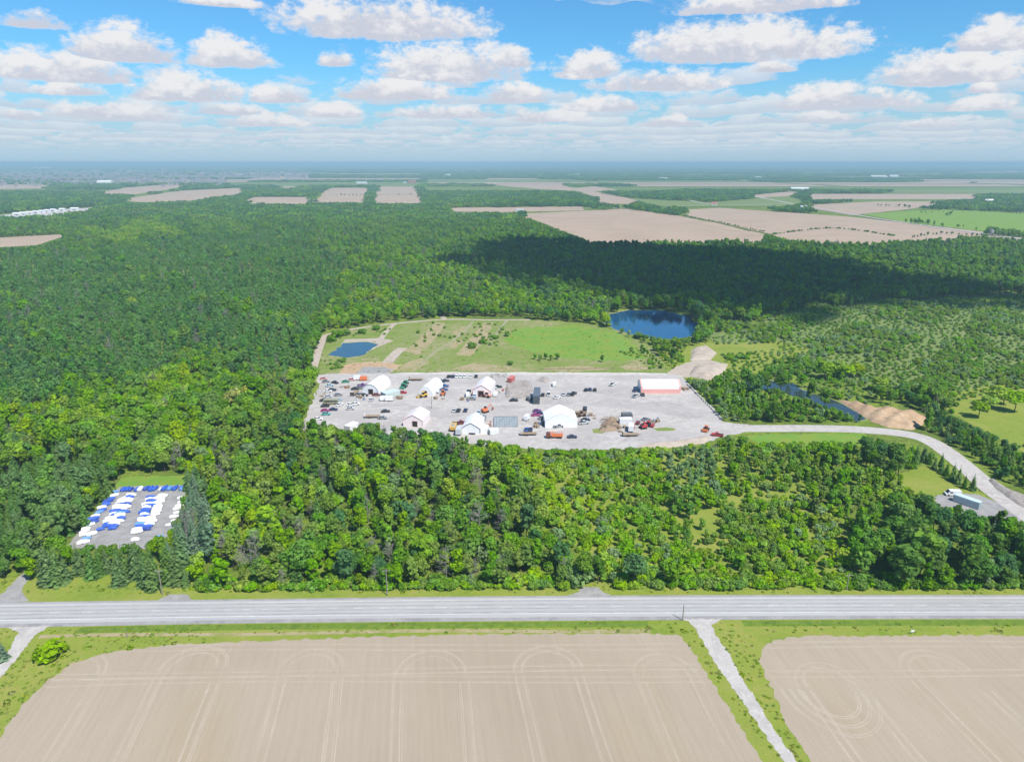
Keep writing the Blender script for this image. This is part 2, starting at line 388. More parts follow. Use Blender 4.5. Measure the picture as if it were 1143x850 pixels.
b = B()
ns = [p + Vector((0, -1.6)) for p in near_e]; 
for lo, hi in ((-120, P(748, 692).x), (P(812, 692).x, 200)):
    strip_mesh(b, [p for p in ns if lo < p.x < hi], 2.6, .024)
tag(b.obj('verge_ditch', M['grass_dark']), 'darker green ditch along the near road edge', kind='structure')
b = B(); strip_mesh(b, [p + Vector((0, -4.3 - .4 * math.sin(p.x * .07))) for p in near_e if -130 < p.x < P(745, 692).x], 1.3, .024)
tag(b.obj('dry_verge_strip', M['dry_grass']), 'pale dry strip of grass on the near verge', kind='structure')
FIELD1 = [(-60, 880), (0, 821), (27, 785), (54, 758), (81, 740), (108, 731), (149, 724), (189, 719.6), (280, 715), (400, 711), (540, 707.6), (700, 706.8), (757, 708), (768, 719), (800, 768), (852, 850), (905, 935), (905, 1150), (-400, 1150)]
FIELD2 = [(848, 728), (856, 718), (869, 713), (899, 709.5), (1000, 709), (1143, 708.5), (1420, 708), (1700, 1150), (1020, 1150), (945, 935), (902, 845), (878, 806), (863, 770), (848, 740)]
f1 = sheet('farm_field', FIELD1, .03, M['soil'], 'bare tan tilled field in the foreground left of the gravel drive', ragged=.5)
f2 = sheet('farm_field', FIELD2, .03, M['soil'], 'bare tan tilled field in the foreground right of the gravel drive', ragged=.5)
ux, uy = Vector((math.cos(AX), -math.sin(AX))), Vector((math.sin(AX), math.cos(AX)))
def tracks(parent, poly, lines, heads, top):
    """pairs of tractor wheel marks with turning loops at the headland"""
    w = [tuple(P(*p).xy) for p in poly]; b = B(); zz = [.033]
    def run(pts, w_=.34):
        px = inside([p.x for p in pts], [p.y for p in pts], w); cur = []; zz[0] += .00022
        for p, k in zip(pts, px):
            if k: cur.append(p)
            else:
                if len(cur) > 1: strip_mesh(b, cur, w_, zz[0])
                cur = []
        if len(cur) > 1: strip_mesh(b, cur, w_, zz[0])
    def pair(fn, jit=0.0):
        for off in (-1.2, -.8, .8, 1.2): run(fn(off + rng.uniform(-.1, .1)), rng.choice((.14, .2, .26)))
    for j, u in enumerate(lines):
        v1 = (top - .134 * u) / .991 + rng.uniform(-2.5, 2)
        def ln(off, u=u, v1=v1): return [ux * (u + off + .5 * math.sin(v * .05 + u)) + uy * v for v in np.arange(20, v1, 2.0)]
        pair(ln)
        if j % 2 == 0 and j + 1 < len(lines):      # loop round into the next pass
            c = (u + lines[j + 1]) / 2; r = abs(lines[j + 1] - u) / 2
            def loop(off, c=c, r=r, v1=v1): return [ux * (c - (r + off) * math.cos(a)) + uy * (v1 + (r * 1.0 + off) * math.sin(a) * 1.05) for a in np.linspace(0, math.pi, 30)]
            pair(loop)
    for v in heads:
        def hd(off, v=v): return [p + Vector((0, -v + off + .7 * math.sin(p.x * .03 + v))) for a_, c_ in zip(near_e[:-1], near_e[1:]) for p in [a_.lerp(c_, k_ / 6) for k_ in range(6)] if -260 < p.x < 260]
        pair(hd)
    b.obj('wheel_tracks', M['track'], parent)
tracks(f1, FIELD1, [-128, -113, -96, -81, -66, -52, -37, -23, -8, 7, 21, 36, 50, 63, 73], [10.5, 19.5, 22.5], 144)
tracks(f2, FIELD2, [88, 101, 116, 131, 146, 160, 176, 190, 206, 220, 236], [11, 21], 142)
# a tight turning loop in the right-hand field
c0 = P(922, 770).xy; b = B()
for zi, rr in enumerate((6.2, 6.7, 8.2, 8.7, 10.2, 10.7)):
    strip_mesh(b, [c0 + ux * rr * math.cos(a) + uy * rr * 1.35 * math.sin(a) for a in np.linspace(math.pi * .95, math.pi * 2.05, 26)], .34, .0475 + .0003 * zi)
b.obj('wheel_tracks', M['track'], f2)

DRIVE = [(752, 690.5), (769.7, 693), (783, 713), (798, 740), (828, 782), (875, 850), (960, 975), (1000, 975), (890, 850), (857, 802.5), (828, 755), (813, 728), (798, 707), (795, 697), (806, 690.3)]
sheet('gravel_drive', DRIVE, .05, M['gravel_pale'], 'pale gravel drive between the two foreground fields', ragged=.35)
DRIVE_W = [(8, 700), (20, 706), (12, 722), (-5, 745), (-60, 800), (-60, 830), (0, 757), (28, 723), (38, 709), (56, 698)]
sheet('gravel_drive', DRIVE_W, .05, M['gravel_pale'], 'pale gravel drive leaving the road at the bottom left corner', ragged=.3)
DRIVE_N = [(-15, 673), (5, 660), (20, 645), (30, 636), (38, 634), (36, 641), (27, 654), (24, 661), (34, 671)]
sheet('gravel_lane', DRIVE_N, .05, M['gravel_grey'], 'grey lane entering the wood at the left edge of the photo', ragged=.3)
sheet('field_entrance', [(175, 670), (186, 664.5), (192, 663), (209, 663), (214, 669.3)], .05, M['gravel_grey'], 'grey gravel entrance beside the utility pole at left', ragged=.2)
sheet('field_entrance', [(632, 664.8), (645, 661), (650, 655), (668, 655), (672, 660), (684, 664.6)], .05, M['gravel_grey'], 'grey gravel entrance in front of the pale round bush', ragged=.2)

YARD = [(341, 468), (345, 455), (353, 440), (356, 428), (352, 419), (365, 417), (450, 416.3), (600, 416.6), (745, 417.5), (760, 419), (771, 430), (785, 446), (800, 459), (808, 471), (835, 474), (835, 482), (806, 487), (790, 494), (740, 499), (650, 503), (560, 499), (480, 490), (400, 488), (355, 484), (336, 478)]
LOT = [(72, 612), (86, 596), (108, 570), (128, 548), (133, 543), (208, 541), (206, 556), (196, 585), (190, 612)]
PULL = [(1036, 558), (1041, 554), (1055, 551), (1071, 550), (1092, 552), (1112, 560), (1123, 562), (1140, 580), (1135, 586), (1110, 587), (1080, 580), (1050, 570)]
BACK = [(357, 417), (359, 400), (364, 384), (368, 374), (400, 367), (440, 361), (500, 357.5), (590, 357), (660, 361), (698, 372), (735, 392), (752, 412), (748, 417.5), (600, 416.6), (450, 416.3)]
sheet('rough_field', BACK, .03, M['grass_rough'], 'patchy olive grass field behind the tent yard', ragged=1.2)
sheet('lush_grass', [(560, 380), (580, 366), (640, 362.5), (690, 371), (712, 388), (722, 400), (690, 403), (640, 401), (590, 392)], .036, M['grass_lush'], 'bright green lush grass behind the tent yard', ragged=1.5)
sheet('gravel_yard', YARD, .05, M['gravel'], 'large pale gravel yard with white tents and parked vehicles', ragged=.8)
sheet('yard_lane', [(352, 452), (450, 449), (560, 449), (640, 453), (700, 456), (790, 471), (832, 474), (832, 481), (780, 480), (690, 463), (600, 458), (450, 455), (352, 459)], .056, M['gravel_pale'], 'paler driven lane through the gravel yard', ragged=1.0)
sheet('gravel_lot', LOT, .05, M['gravel_grey'], 'grey gravel lot filled with blue and white covered boats', ragged=.3)
sheet('mown_grass', [(124, 549), (134, 533), (150, 531), (212, 531), (212, 541.5), (133, 543.4)], .035, M['grass_lush'], 'mown grass strip behind the covered boats', ragged=.6)
sheet('gravel_lot', PULL, .05, M['gravel_grey'], 'small grey gravel pull-off beside the access road', ragged=.3)
sheet('mown_grass', [(998, 532), (1030, 520), (1062, 520), (1080, 540), (1108, 558), (1090, 552), (1050, 552), (1035, 558), (1010, 548)], .035, M['grass'], 'sunny grass clearing beside the pull-off with the white van', ragged=.8)
sheet('mown_grass', [(832, 487), (855, 484.5), (965, 483.5), (975, 497), (900, 501), (850, 495)], .035, M['grass_lush'], 'grass strip on the near side of the access road', ragged=.8)
ACCESS = [(822, 478), (860, 478), (910, 478), (961, 479.5), (1015, 485), (1045, 496), (1078, 521), (1108, 547), (1143, 572), (1200, 612), (1260, 655)]
path('access_road', ACCESS, 9.0, .058, M['gravel_pale'], 'pale gravel access road curving from the yard to the right edge')
TRAILS = [[(347, 419), (352, 403), (358, 385), (364, 373.5)], [(364, 373.5), (395, 367), (440, 361), (497, 356.5), (545, 357), (592, 356.8)],
          [(497, 356.8), (492, 351.5)], [(424, 380), (432, 369), (441, 361)], [(432, 405), (442, 394), (450, 388)],
          [(466, 408), (490, 390), (512, 375), (528, 359)], [(545, 385), (560, 365), (566, 357)]]
for i, (t, w, l) in enumerate(zip(TRAILS, (5.0, 4.0, 4, 4, 7, 3.4, 3), ('pale dirt trail on the left edge of the rough field', 'pale dirt trail along the far edge of the rough field', 'pale dirt spur leading into the wood behind the rough field', 'pale dirt spur beside the small left pond', 'broad pale dirt scrape right of the small left pond', 'faint dirt track crossing the middle of the rough field', 'faint dirt track beside the lush grass'))):
    path('dirt_trail', t, w * (1.0 if i < 5 else .75), .044 + .001 * i, M['sand_pale'] if i < 5 else M['worn_track'], l)
sheet('sand_patch', [(378, 417), (386, 406), (400, 404), (420, 403), (449, 407), (436, 417), (400, 417.5)], .04, M['sand'], 'orange sand patch behind the arched tent', ragged=.8)
sheet('sand_patch', [(398, 416.5), (406, 409.5), (430, 409.5), (440, 413), (432, 417)], .043, M['gravel_grey'], 'grey silt patch behind the arched tent', ragged=.8)
sheet('sand_patch', [(380, 384), (386, 378.6), (424, 377), (440, 380), (424, 386), (405, 396), (398, 398), (404, 390), (411, 384.5)], .04, M['sand_pale'], 'pale bank round the small left pond', ragged=.6)
sheet('sand_patch', [(742, 419), (752, 410), (772, 403), (772, 390), (790, 387), (800, 394), (793, 402), (812, 407), (806, 414), (790, 424), (770, 420), (762, 422)], .04, M['sand_pale'], 'pale sand round the dirt mounds right of the yard', ragged=.8)
sheet('meadow', [(735, 400), (760, 380), (800, 383), (870, 381), (905, 388), (890, 412), (850, 420), (815, 418), (770, 424), (750, 415)], .032, M['grass'], 'green meadow round the dirt mounds', ragged=1.5)
sheet('meadow', [(1030, 441), (1070, 436), (1143, 424), (1240, 430), (1240, 540), (1143, 505), (1100, 482), (1060, 460)], .034, M['grass'], 'bright green meadow at the right edge beside yellow-green trees', ragged=1.5)
sheet('meadow', [(790, 372), (880, 352), (960, 345), (1143, 336), (1300, 336), (1300, 470), (1143, 440), (1040, 448), (1000, 440), (960, 432), (900, 415), (860, 395), (800, 385)], .028, M['meadow'], 'pale green shrubby meadow on the right', ragged=2)
sheet('meadow', [(590, 520), (700, 505), (780, 505), (840, 505), (900, 540), (950, 600), (960, 655), (760, 657), (690, 657), (640, 600)], .028, M['grass'], 'bright grass showing between the young trees above the road', ragged=1.5)

def shore(pts, grow):
    c = Vector((sum(p[0] for p in pts) / len(pts), sum(p[1] for p in pts) / len(pts)))
    return [tuple(c + (Vector(p) - c) * grow) for p in pts]
POND_M = [(676, 362), (679, 351), (700, 346), (740, 346.5), (770, 353), (780, 365), (771, 376), (745, 381), (712, 375), (690, 369)]
POND_L = [(366, 396.5), (376, 389), (384, 383), (409, 381.6), (421, 384.5), (412, 390.5), (403, 397), (388, 398.5)]
CREEK = [(815, 427), (857, 424), (884, 428.5), (907, 439.5), (934, 447.5), (961, 461), (966, 468), (957, 469.5), (925, 455.5), (900, 447), (876, 438), (827, 431)]
for pts, l in ((POND_M, 'blue pond behind the bright grass field'), (POND_L, 'small blue pond in the left corner of the rough field'), (CREEK, 'narrow winding pond beside the access road')):
    sheet('pond_bank', shore(pts, 1.06), .046, M['grass_rough'], 'muddy bank of the ' + l, ragged=.5)
    sheet('pond', pts, .06, M['creek_water' if pts is CREEK else 'pond_water' if pts is POND_L else 'water'], l, ragged=1.3)

def mound(name, pix, h, mat, label, cat='mound', rough=.35, seed=1):
    """heap of earth: its outline on the ground, height from the distance to the rim"""
    poly = [P(*p).xy for p in pix]; xs = [p.x for p in poly]; ys = [p.y for p in poly]
    n = 34; x0, x1, y0, y1 = min(xs), max(xs), min(ys), max(ys)
    X, Y = np.meshgrid(np.linspace(x0, x1, n), np.linspace(y0, y1, n)); ins = inside(X, Y, [tuple(p) for p in poly])
    D = np.full(X.shape, 1e9)
    for i in range(len(poly)):
        a, c = poly[i], poly[(i + 1) % len(poly)]; d = c - a
        t = np.clip(((X - a.x) * d.x + (Y - a.y) * d.y) / max(d.length_squared, 1e-6), 0, 1)
        D = np.minimum(D, np.hypot(X - a.x - t * d.x, Y - a.y - t * d.y))
    rs = np.random.default_rng(seed); Z = np.zeros_like(X)
    for k in range(14):
        fx, fy = rs.normal(0, 1, 2) * (.25 + .12 * k); Z += np.sin(X * fx + Y * fy + rs.uniform(0, 6)) / (1 + k * .7)
    D = np.where(ins, D, 0); H = h * np.tanh(D / (h * 1.6)) * (1 + rough * .5 * Z); H = np.where(ins, np.maximum(H, .05), -.3)
    v = np.stack([X, Y, H], -1).reshape(-1, 3)
    f = [(j * n + i, j * n + i + 1, (j + 1) * n + i + 1, (j + 1) * n + i) for j in range(n - 1) for i in range(n - 1) if ins[j:j + 2, i:i + 2].any()]
    return tag(link(name, mesh(name, v, f, mat, True)), label, cat)
mound('sand_mound', [(934, 446), (961, 451), (975, 456), (988, 454.5), (1004, 459), (1015, 458), (1036, 465.5), (1030, 474), (1020, 480), (991, 477), (972, 470)], 3.2, M['sand'], 'orange sand mound beside the bend of the access road', seed=3)
mound('sand_mound', [(770, 402), (773, 389), (788, 385), (799, 393), (793, 401)], 1.5, M['sand_pale'], 'smaller pale sand mound behind the dirt mound right of the yard', seed=5)
mound('dirt_mound', [(768, 419), (775, 409), (792, 406), (813, 406), (809, 414), (792, 425), (778, 422)], 2.0, M['sand_pale'], 'pale dirt mound just outside the right corner of the yard', seed=8)
mound('dirt_bank', [(1102, 535), (1108, 533.5), (1125, 545), (1143, 552), (1170, 560), (1160, 575), (1135, 563), (1112, 546)], 1.5, M['rubble'], 'brown dirt bank on the far side of the access road at right', seed=9)
mound('gravel_mound', [(598, 425), (604, 421), (612, 421), (616, 424), (610, 428)], 1.6, M['rubble'], 'small dark gravel heap behind the dark slate container', seed=12)
mound('rubble_mound', [(563, 444), (565, 428), (576, 424), (592, 425), (596, 436), (590, 444), (578, 446)], .7, M['rubble'], 'low brown rubble heap between the red container and the lane', rough=.8, seed=14)
mound('earth_berm', [(440, 416.2), (520, 415.6), (640, 416.0), (747, 416.5), (752, 418.4), (640, 418.2), (520, 417.6), (440, 418)], 1.0, M['gravel_pale'], 'long low pale berm along the back edge of the yard', seed=17)
mound('straw_mound', [(668, 481), (671, 473), (678, 467), (688, 466), (692, 474), (688, 481), (676, 482.5)], 1.7, M['wood'], 'brown heap of timber waste near the yard centre', rough=.8, seed=19)
mound('sand_bank', [(706, 499), (730, 494), (762, 491), (786, 486), (796, 488), (786, 495), (745, 500)], 1.2, M['sand_pale'], 'pale sand bank on the near right edge of the yard', seed=23)
sheet('grass_patch', [(728, 478), (742, 476.5), (755, 478), (752, 480.5), (735, 481)], .062, M['grass_rough'], 'strip of dry grass in the right part of the yard', ragged=.4)
sheet('grass_patch', [(661, 479), (675, 477), (682, 481), (672, 483.5), (662, 483)], .062, M['grass_rough'], 'patch of dry grass beside the timber heap', ragged=.4)

BARE = [[(440, 415), (455, 404), (470, 399), (480, 404), (462, 414)], [(500, 386), (512, 378), (520, 379), (508, 389)], [(500, 412), (530, 405), (560, 408), (585, 413), (540, 415)], [(600, 412), (640, 408), (690, 411), (640, 415)], [(505, 372), (516, 364), (524, 364), (512, 376)], [(690, 409), (712, 404), (728, 412), (705, 414)], [(452, 392), (474, 372), (486, 360), (497, 361), (488, 376), (468, 396)], [(508, 396), (530, 372), (540, 360), (550, 360), (544, 378), (524, 398)]]
for i, p in enumerate(BARE): sheet('bare_patch', p, .0375 + .0005 * i, M['dry_grass'], ['dry bare strip behind the narrow tent', 'dry bare strip in the upper rough field', 'dry bare strip behind the red-edged tent', 'dry bare strip behind the slate-blue bin', 'dry bare scrape near the far trail', 'dry bare patch behind the long tent', 'worn diagonal strip in the left of the rough field', 'worn diagonal strip in the middle of the rough field'][i], ragged=.9)
STAIN = [(498, 464, 5), (430, 452, 6), (470, 455, 5), (690, 450, 9), (740, 455, 10), (600, 470, 5), (650, 492, 7), (560, 455, 6), (720, 488, 8), (385, 445, 6), (620, 447, 6), (690, 437, 8), (770, 462, 7), (445, 468, 6)]
for i, (x, y, r) in enumerate(STAIN):
    c = P(x, y); pts = [(c.x + r * (1.6 + .5 * math.sin(3 * a + i)) * math.cos(a), c.y + r * (.8 + .3 * math.sin(2 * a + i)) * math.sin(a)) for a in np.linspace(0, 6.28, 22)[:-1]]
    sheet('damp_gravel', pts, .0585 + .0003 * i, M['gravel_damp'], 'darker damp gravel in the yard', pix=False, ragged=.5)
# far fields
FAR_F = [([(103, 216.5), (140, 209.5), (186, 206), (213, 207), (186, 212), (150, 217)], 'far tan field left of centre, farther of two'),
         ([(128, 223.5), (200, 213), (272, 209.5), (271, 216), (213, 224), (160, 226)], 'far tan field left of centre, nearer of two'),
         ([(268, 227), (282, 220), (347, 220), (346, 228)], 'far tan strip left of the two square fields'),
         ([(366, 209.6), (413, 209.6), (410, 226), (346, 226)], 'far square tan field, left one of the pair'),
         ([(421, 206), (466, 206), (474, 227), (413, 227)], 'far square tan field, right one of the pair'),
         ([(530, 203.5), (545, 199), (597, 199), (625, 204), (636, 209), (718, 224), (700, 228), (664, 226.5), (664, 219.5), (640, 213), (600, 211), (570, 208.5)], 'far hooked tan field beyond the dark wood'),
         ([(490, 236), (500, 232), (560, 231.5), (650, 230.5), (652, 235), (560, 237)], 'narrow pale strip left of the big tan field'),
         ([(576, 239), (648, 235.5), (698, 233), (764, 242), (856, 262), (850, 275), (660, 276)], 'big tan field behind the shadowed wood'),
         ([(768, 241), (762, 234.5), (803, 232), (948, 242), (1105, 259.5), (1060, 272), (960, 277), (880, 274), (862, 262)], 'big tan field left of the straight grey road'),
         ([(887, 229.5), (978, 225), (1066, 225), (1015, 233.5), (950, 240.5)], 'far tan field right of the grey road'),
         ([(900, 216.5), (1088, 216.5), (1094, 222.5), (905, 222.5)], 'far tan strip beyond the right-hand fields'),
         ([(1015, 262), (1060, 268), (1143, 272), (1300, 280), (1300, 276), (1100, 263)], 'tan field edge beside the grey road at right'),
         ([(-60, 268), (0, 265.5), (40, 263.5), (78, 261.5), (60, 269), (30, 279), (-60, 281)], 'tan clearing at the left edge of the forest'),
         ([(-60, 207), (0, 206), (55, 206), (50, 210.5), (-60, 212)], 'far pale field at the left edge'),
         ([(272, 201), (290, 197.2), (346, 197.2), (344, 200.5)], 'far thin pale field in front of the town'),
         ([(300, 208), (330, 206.5), (352, 208.5), (315, 210)], 'far small tan field beyond the left field pair'),
         ([(835, 218), (900, 212.5), (880, 219), (848, 221)], 'far pale field near the long white shed'),
         ([(620, 212), (664, 208), (690, 212), (655, 214.5)], 'far small tan field beyond the hooked field'),
         ([(760, 246), (765, 243.5), (800, 249), (852, 262.5), (845, 264)], 'thin field edge along the hedge line'),
         ([(1000, 203), (1143, 202.5), (1250, 204), (1143, 205.5)], 'far thin pale field near the right horizon')]
for i, (p, l) in enumerate(FAR_F):
    sheet('farm_field', p, .25 + .02 * i, M['soil_far'], l, ragged=2.0)
FAR_G = [([(961, 239.5), (1010, 236), (1055, 234), (1143, 238), (1300, 244), (1300, 278), (1143, 264), (1015, 249)], 'wide green field right of the grey road'),
         ([(700, 221), (790, 226), (880, 219), (905, 226), (870, 231), (780, 231), (735, 230)], 'far green pasture left of the grey road'),
         ([(985, 212), (1143, 211), (1250, 214), (1143, 216), (1000, 216)], 'far green pasture near the right edge')]
for i, (p, l) in enumerate(FAR_G):
    sheet('pasture', p, .70 + .02 * i, M['grass_lush'] if i == 0 else M['meadow'], l, ragged=2.0)
sheet('pale_site', [(-60, 244), (0, 240.5), (27, 238), (50, 235), (113, 231.5), (104, 237), (60, 243.5), (0, 245.5), (-60, 248)], .8, M['gravel_pale'], 'pale cleared work site in the left forest', ragged=1.5)
FROADS = [([(842, 219.5), (884, 227.5), (960, 241), (1050, 254.5), (1143, 267.5), (1300, 291)], 11, 'straight grey road crossing the fields at right'),
          ([(762, 222), (800, 228.5), (884, 227.5)], 9, 'short grey side road joining the straight road'), ([(640, 233), (720, 231.5), (790, 229)], 8, 'grey lane behind the big tan field')]
for i, (p, w, l) in enumerate(FROADS):
    b = B(); strip_mesh(b, smooth_line([P(*q).xy for q in p]), w, .95 + .03 * i); tag(b.obj('far_road', M['gravel_pale']), l, kind='structure')
CLEAR = [YARD, LOT, PULL, BACK, POND_M, POND_L, shore(CREEK, 1.03), [(x, y) for x, y in FAR_G[0][0]],
         [(124, 549), (134, 533), (150, 531), (212, 531), (212, 545), (133, 545)], [(998, 532), (1030, 520), (1062, 522), (1080, 540), (1108, 558), (1090, 552), (1050, 552), (1035, 558), (1010, 548)],
         [(832, 490), (832, 473), (870, 472), (965, 472), (1020, 479), (1055, 490), (1090, 514), (1125, 540), (1160, 565), (1230, 610), (1260, 640), (1240, 655), (1190, 625), (1136, 586), (1100, 555), (1065, 524), (1030, 505), (975, 493), (870, 494)],
         [(742, 421), (748, 410), (768, 402), (768, 388), (790, 384), (803, 394), (797, 401), (816, 405), (810, 416), (792, 428), (770, 424), (762, 424)],
         [(928, 446), (961, 450), (988, 453), (1015, 457), (1040, 464), (1030, 482), (990, 479), (968, 472)],
         [(1100, 533), (1125, 540), (1170, 557), (1170, 580), (1135, 568), (1110, 550)],
         [(336, 478), (341, 466), (347, 450), (352, 436), (344, 420), (352, 398), (360, 376), (363, 371), (395, 365), (440, 359), (497, 354), (592, 354), (592, 360), (500, 360), (400, 369)],
         DRIVE_N, [(-60, 244), (0, 239), (50, 234), (116, 230.5), (104, 238), (60, 245), (0, 247), (-60, 249)]] + [p for p, l in FAR_F] + [p for p, l in FAR_G]

# ------------------------------------------------------------------ plants: shapes
def cards(c, nrm, size, aspect=1.0, along=None, rs=None):
    """leaf clumps: one bent quad per centre, facing nrm"""
    n = len(c); nrm = nrm / np.maximum(np.linalg.norm(nrm, axis=1, keepdims=True), 1e-6)
    r = rs.normal(size=(n, 3)) if along is None else along
    a = r - nrm * (r * nrm).sum(1, keepdims=True); a /= np.maximum(np.linalg.norm(a, axis=1, keepdims=True), 1e-6)
    b = np.cross(nrm, a); s = np.asarray(size).reshape(-1, 1) * np.ones((n, 1)); q = s * aspect
    k = lambda: rs.uniform(.7, 1.25, (n, 1))
    v = np.stack([c - a * s * k() - b * q * k(), c + a * s * k() - b * q * k(), c + a * s * k() + b * q * k() , c - a * s * k() + b * q * k()], 1).reshape(-1, 3)
    return v, np.arange(4 * n).reshape(-1, 4)
def sphere_pts(n, rs):
    d = rs.normal(size=(n, 3)); return d / np.linalg.norm(d, axis=1, keepdims=True)
def broad_crown(seed, Rr=4.0, H=12.0, base=2.6, lobes=17, per=52, ls=.46):
    rs = np.random.default_rng(seed); V = []; cz = base + (H - base) * .52; hz = (H - base) / 2
    for i in range(lobes):
        d = sphere_pts(1, rs)[0]; k = rs.uniform(.35, .78)
        lr = Rr * rs.uniform(.30, .48)
        c = np.array([d[0] * (Rr - lr * .8) * k * 1.25, d[1] * (Rr - lr * .8) * k * 1.25, cz + d[2] * (hz - lr * .7) * k * 1.2])
        n = int(per * (lr / (Rr * .4)) ** 2); u = sphere_pts(n, rs); u = u[(u[:, 2] > -.55) | (rs.uniform(size=n) < .35)]
        p = c + u * lr * rs.uniform(.72, 1.08, (len(u), 1)) * np.array([1, 1, .88])
        v, f = cards(p, u * .8 + rs.normal(0, .30, u.shape) + np.array([0, 0, .38]), rs.uniform(.6, 1.25, len(u)) * ls, .8, None, rs); V.append(v)
    V = np.concatenate(V); V[:, 2] = np.maximum(V[:, 2], .3)
    return V, np.arange(len(V)).reshape(-1, 4)
def conifer_crown(seed, H=13.0, Rr=2.8, levels=17, per=11, start=.05, power=.85, w=.30, jag=.3):
    rs = np.random.default_rng(seed); V = []
    for i in range(levels):
        t = start + (1 - start) * (i / levels) ** .93; z = H * t; r = Rr * (1 - t) ** power + .12
        n = max(4, int(per * (r / Rr) + 3)); a = np.arange(n) * math.tau / n + rs.uniform(0, 6) + rs.normal(0, .18, n)
        rr = r * rs.uniform(1 - jag, 1 + jag * .5, n)
        out = np.stack([np.cos(a), np.sin(a), np.zeros(n)], 1)
        for fr, sz in ((.34, .34), (.72, .36)):
            c = out * (rr * fr)[:, None] + np.array([0, 0, z]) - np.array([0, 0, 1]) * (rr * fr * .32)[:, None] + rs.normal(0, .06, (n, 3))
            nr = out * .55 + np.array([0, 0, 1.0]) + rs.normal(0, .22, (n, 3))
            v, f = cards(c, nr, rr * sz, w / sz * .75, out + np.array([0, 0, -.5]), rs); V.append(v)
    tip = np.array([[-.14, 0, H * .93], [.14, 0, H * .93], [.03, 0, H * 1.02], [-.03, 0, H * 1.02], [0, -.14, H * .93], [0, .14, H * .93], [0, .03, H * 1.02], [0, -.03, H * 1.02]])
    V = np.concatenate(V + [tip]); V[:, 2] = np.maximum(V[:, 2], .15)
    return V, np.arange(len(V)).reshape(-1, 4)
def trunk(seed, H, r, limbs):
    q = random.Random(seed); b = B(); b.tube((0, 0, -.15), (q.uniform(-.1, .1), q.uniform(-.1, .1), H * .55), r, r * .55); b.tube((0, 0, H * .53), (q.uniform(-.4, .4), q.uniform(-.4, .4), H * .86), r * .55, r * .12, 5)
    for i in range(limbs):
        a = q.uniform(0, 6.28); z = H * q.uniform(.25, .5); l = H * q.uniform(.18, .28)
        b.tube((0, 0, z), (math.cos(a) * l, math.sin(a) * l, z + l * .9), r * .42, r * .1, 4)
    return b
def dead_tree(seed, H=11.0):
    q = random.Random(seed); t = B(); t.tube((0, 0, -.15), (q.uniform(-.4, .4), q.uniform(-.4, .4), H), .17, .03, 5); br = B()
    for i in range(46):
        z = H * q.uniform(.22, .98); a = q.uniform(0, 6.28); l = (H - z) * .32 + q.uniform(.5, 1.2); e = Vector((math.cos(a) * l, math.sin(a) * l, z + l * q.uniform(.1, .9)))
        br.tube((0, 0, z), e, .05, .02, 3)
        for k in range(3):
            s = Vector((0, 0, z)).lerp(e, q.uniform(.4, 1)); br.tube(s, s + Vector((q.uniform(-.7, .7), q.uniform(-.7, .7), q.uniform(0, .9))), .03, .012, 3)
    return t, br
def joined(name, crown, tr, mat, tmat):
    """one mesh with two materials, for the stuff scattered far off"""
    V, F = crown; n = len(V)
    me = bpy.data.meshes.new(name)
    me.from_pydata(V.tolist() + list(tr.v), [], F.tolist() + [tuple(i + n for i in f) for f in tr.f]); me.materials.append(mat); me.materials.append(tmat)
    mi = np.zeros(len(me.polygons), np.int32); mi[len(F):] = 1; me.polygons.foreach_set('material_index', mi); me.update()
    return me
def npmesh(name, vf, mat):
    me = bpy.data.meshes.new(name); me.from_pydata(vf[0].tolist(), [], vf[1].tolist()); me.materials.append(mat); me.update(); return me

SHAPES = {}                                        # kind -> list of (crown mesh, trunk mesh, joined mesh); nominal height 1 unit = metres below
NOM = dict(broadleaf=12.0, young=7.0, shrub=2.3, spruce=13.0, pine=13.0, dead=11.0)
RAD = dict(broadleaf=4.0, young=1.9, shrub=1.8, spruce=2.9, pine=1.9, dead=1.6)
def reg(kind, name, crown, tr):
    SHAPES.setdefault(kind, []).append((npmesh(name + '_crown', crown, M['leaf']), tr.me(name + '_trunk', M['bark']), joined(name, crown, tr, M['leaf'], M['bark'])))
for i in range(9):
    reg('broadleaf', 'broadleaf', broad_crown(100 + i, [3.5, 3.1, 4.0, 2.8, 3.6, 2.5, 4.3, 2.3, 3.3][i], 12, [2.2, 1.6, 2.4, 1.2, 2.8, 1.8, 3.4, .9, 1.4][i], [17, 24, 13, 20, 28, 16, 22, 26, 11][i], [62, 50, 80, 58, 46, 60, 62, 40, 84][i], .36 + .02 * (i % 3)), trunk(i, 12, .2, 4))
for i in range(4): reg('young', 'young_tree', broad_crown(200 + i, [1.9, 1.6, 2.1, 1.5][i], 7, [.7, .5, .9, .6][i], 12, 42, .27), trunk(20 + i, 7, .09, 3))
for i in range(4): reg('shrub', 'shrub', broad_crown(300 + i, [1.9, 1.6, 2.0, 1.7][i], 2.3, 0.0, 10, 40, .23), trunk(40 + i, 2, .05, 3))
for i in range(4): reg('spruce', 'spruce', conifer_crown(400 + i, 13, [2.9, 2.5, 3.1, 2.7][i], 19, 12), trunk(60 + i, 12, .17, 0))
for i in range(4): reg('pine', 'pine', broad_crown(500 + i, [1.9, 1.7, 2.1, 1.8][i], 13, [5.5, 4.5, 6, 5][i], 14, 30, .25), trunk(80 + i, 12, .13, 0))
for i in range(3):
    t, br = dead_tree(600 + i); jt = B(); jt.v, jt.f = list(t.v), list(t.f); jt.add(br.v, br.f)
    SHAPES.setdefault('dead', []).append((br.me('dead_branches', M['dead_wood']), t.me('dead_trunk', M['dead_wood']), jt.me('dead_tree', M['dead_wood'])))
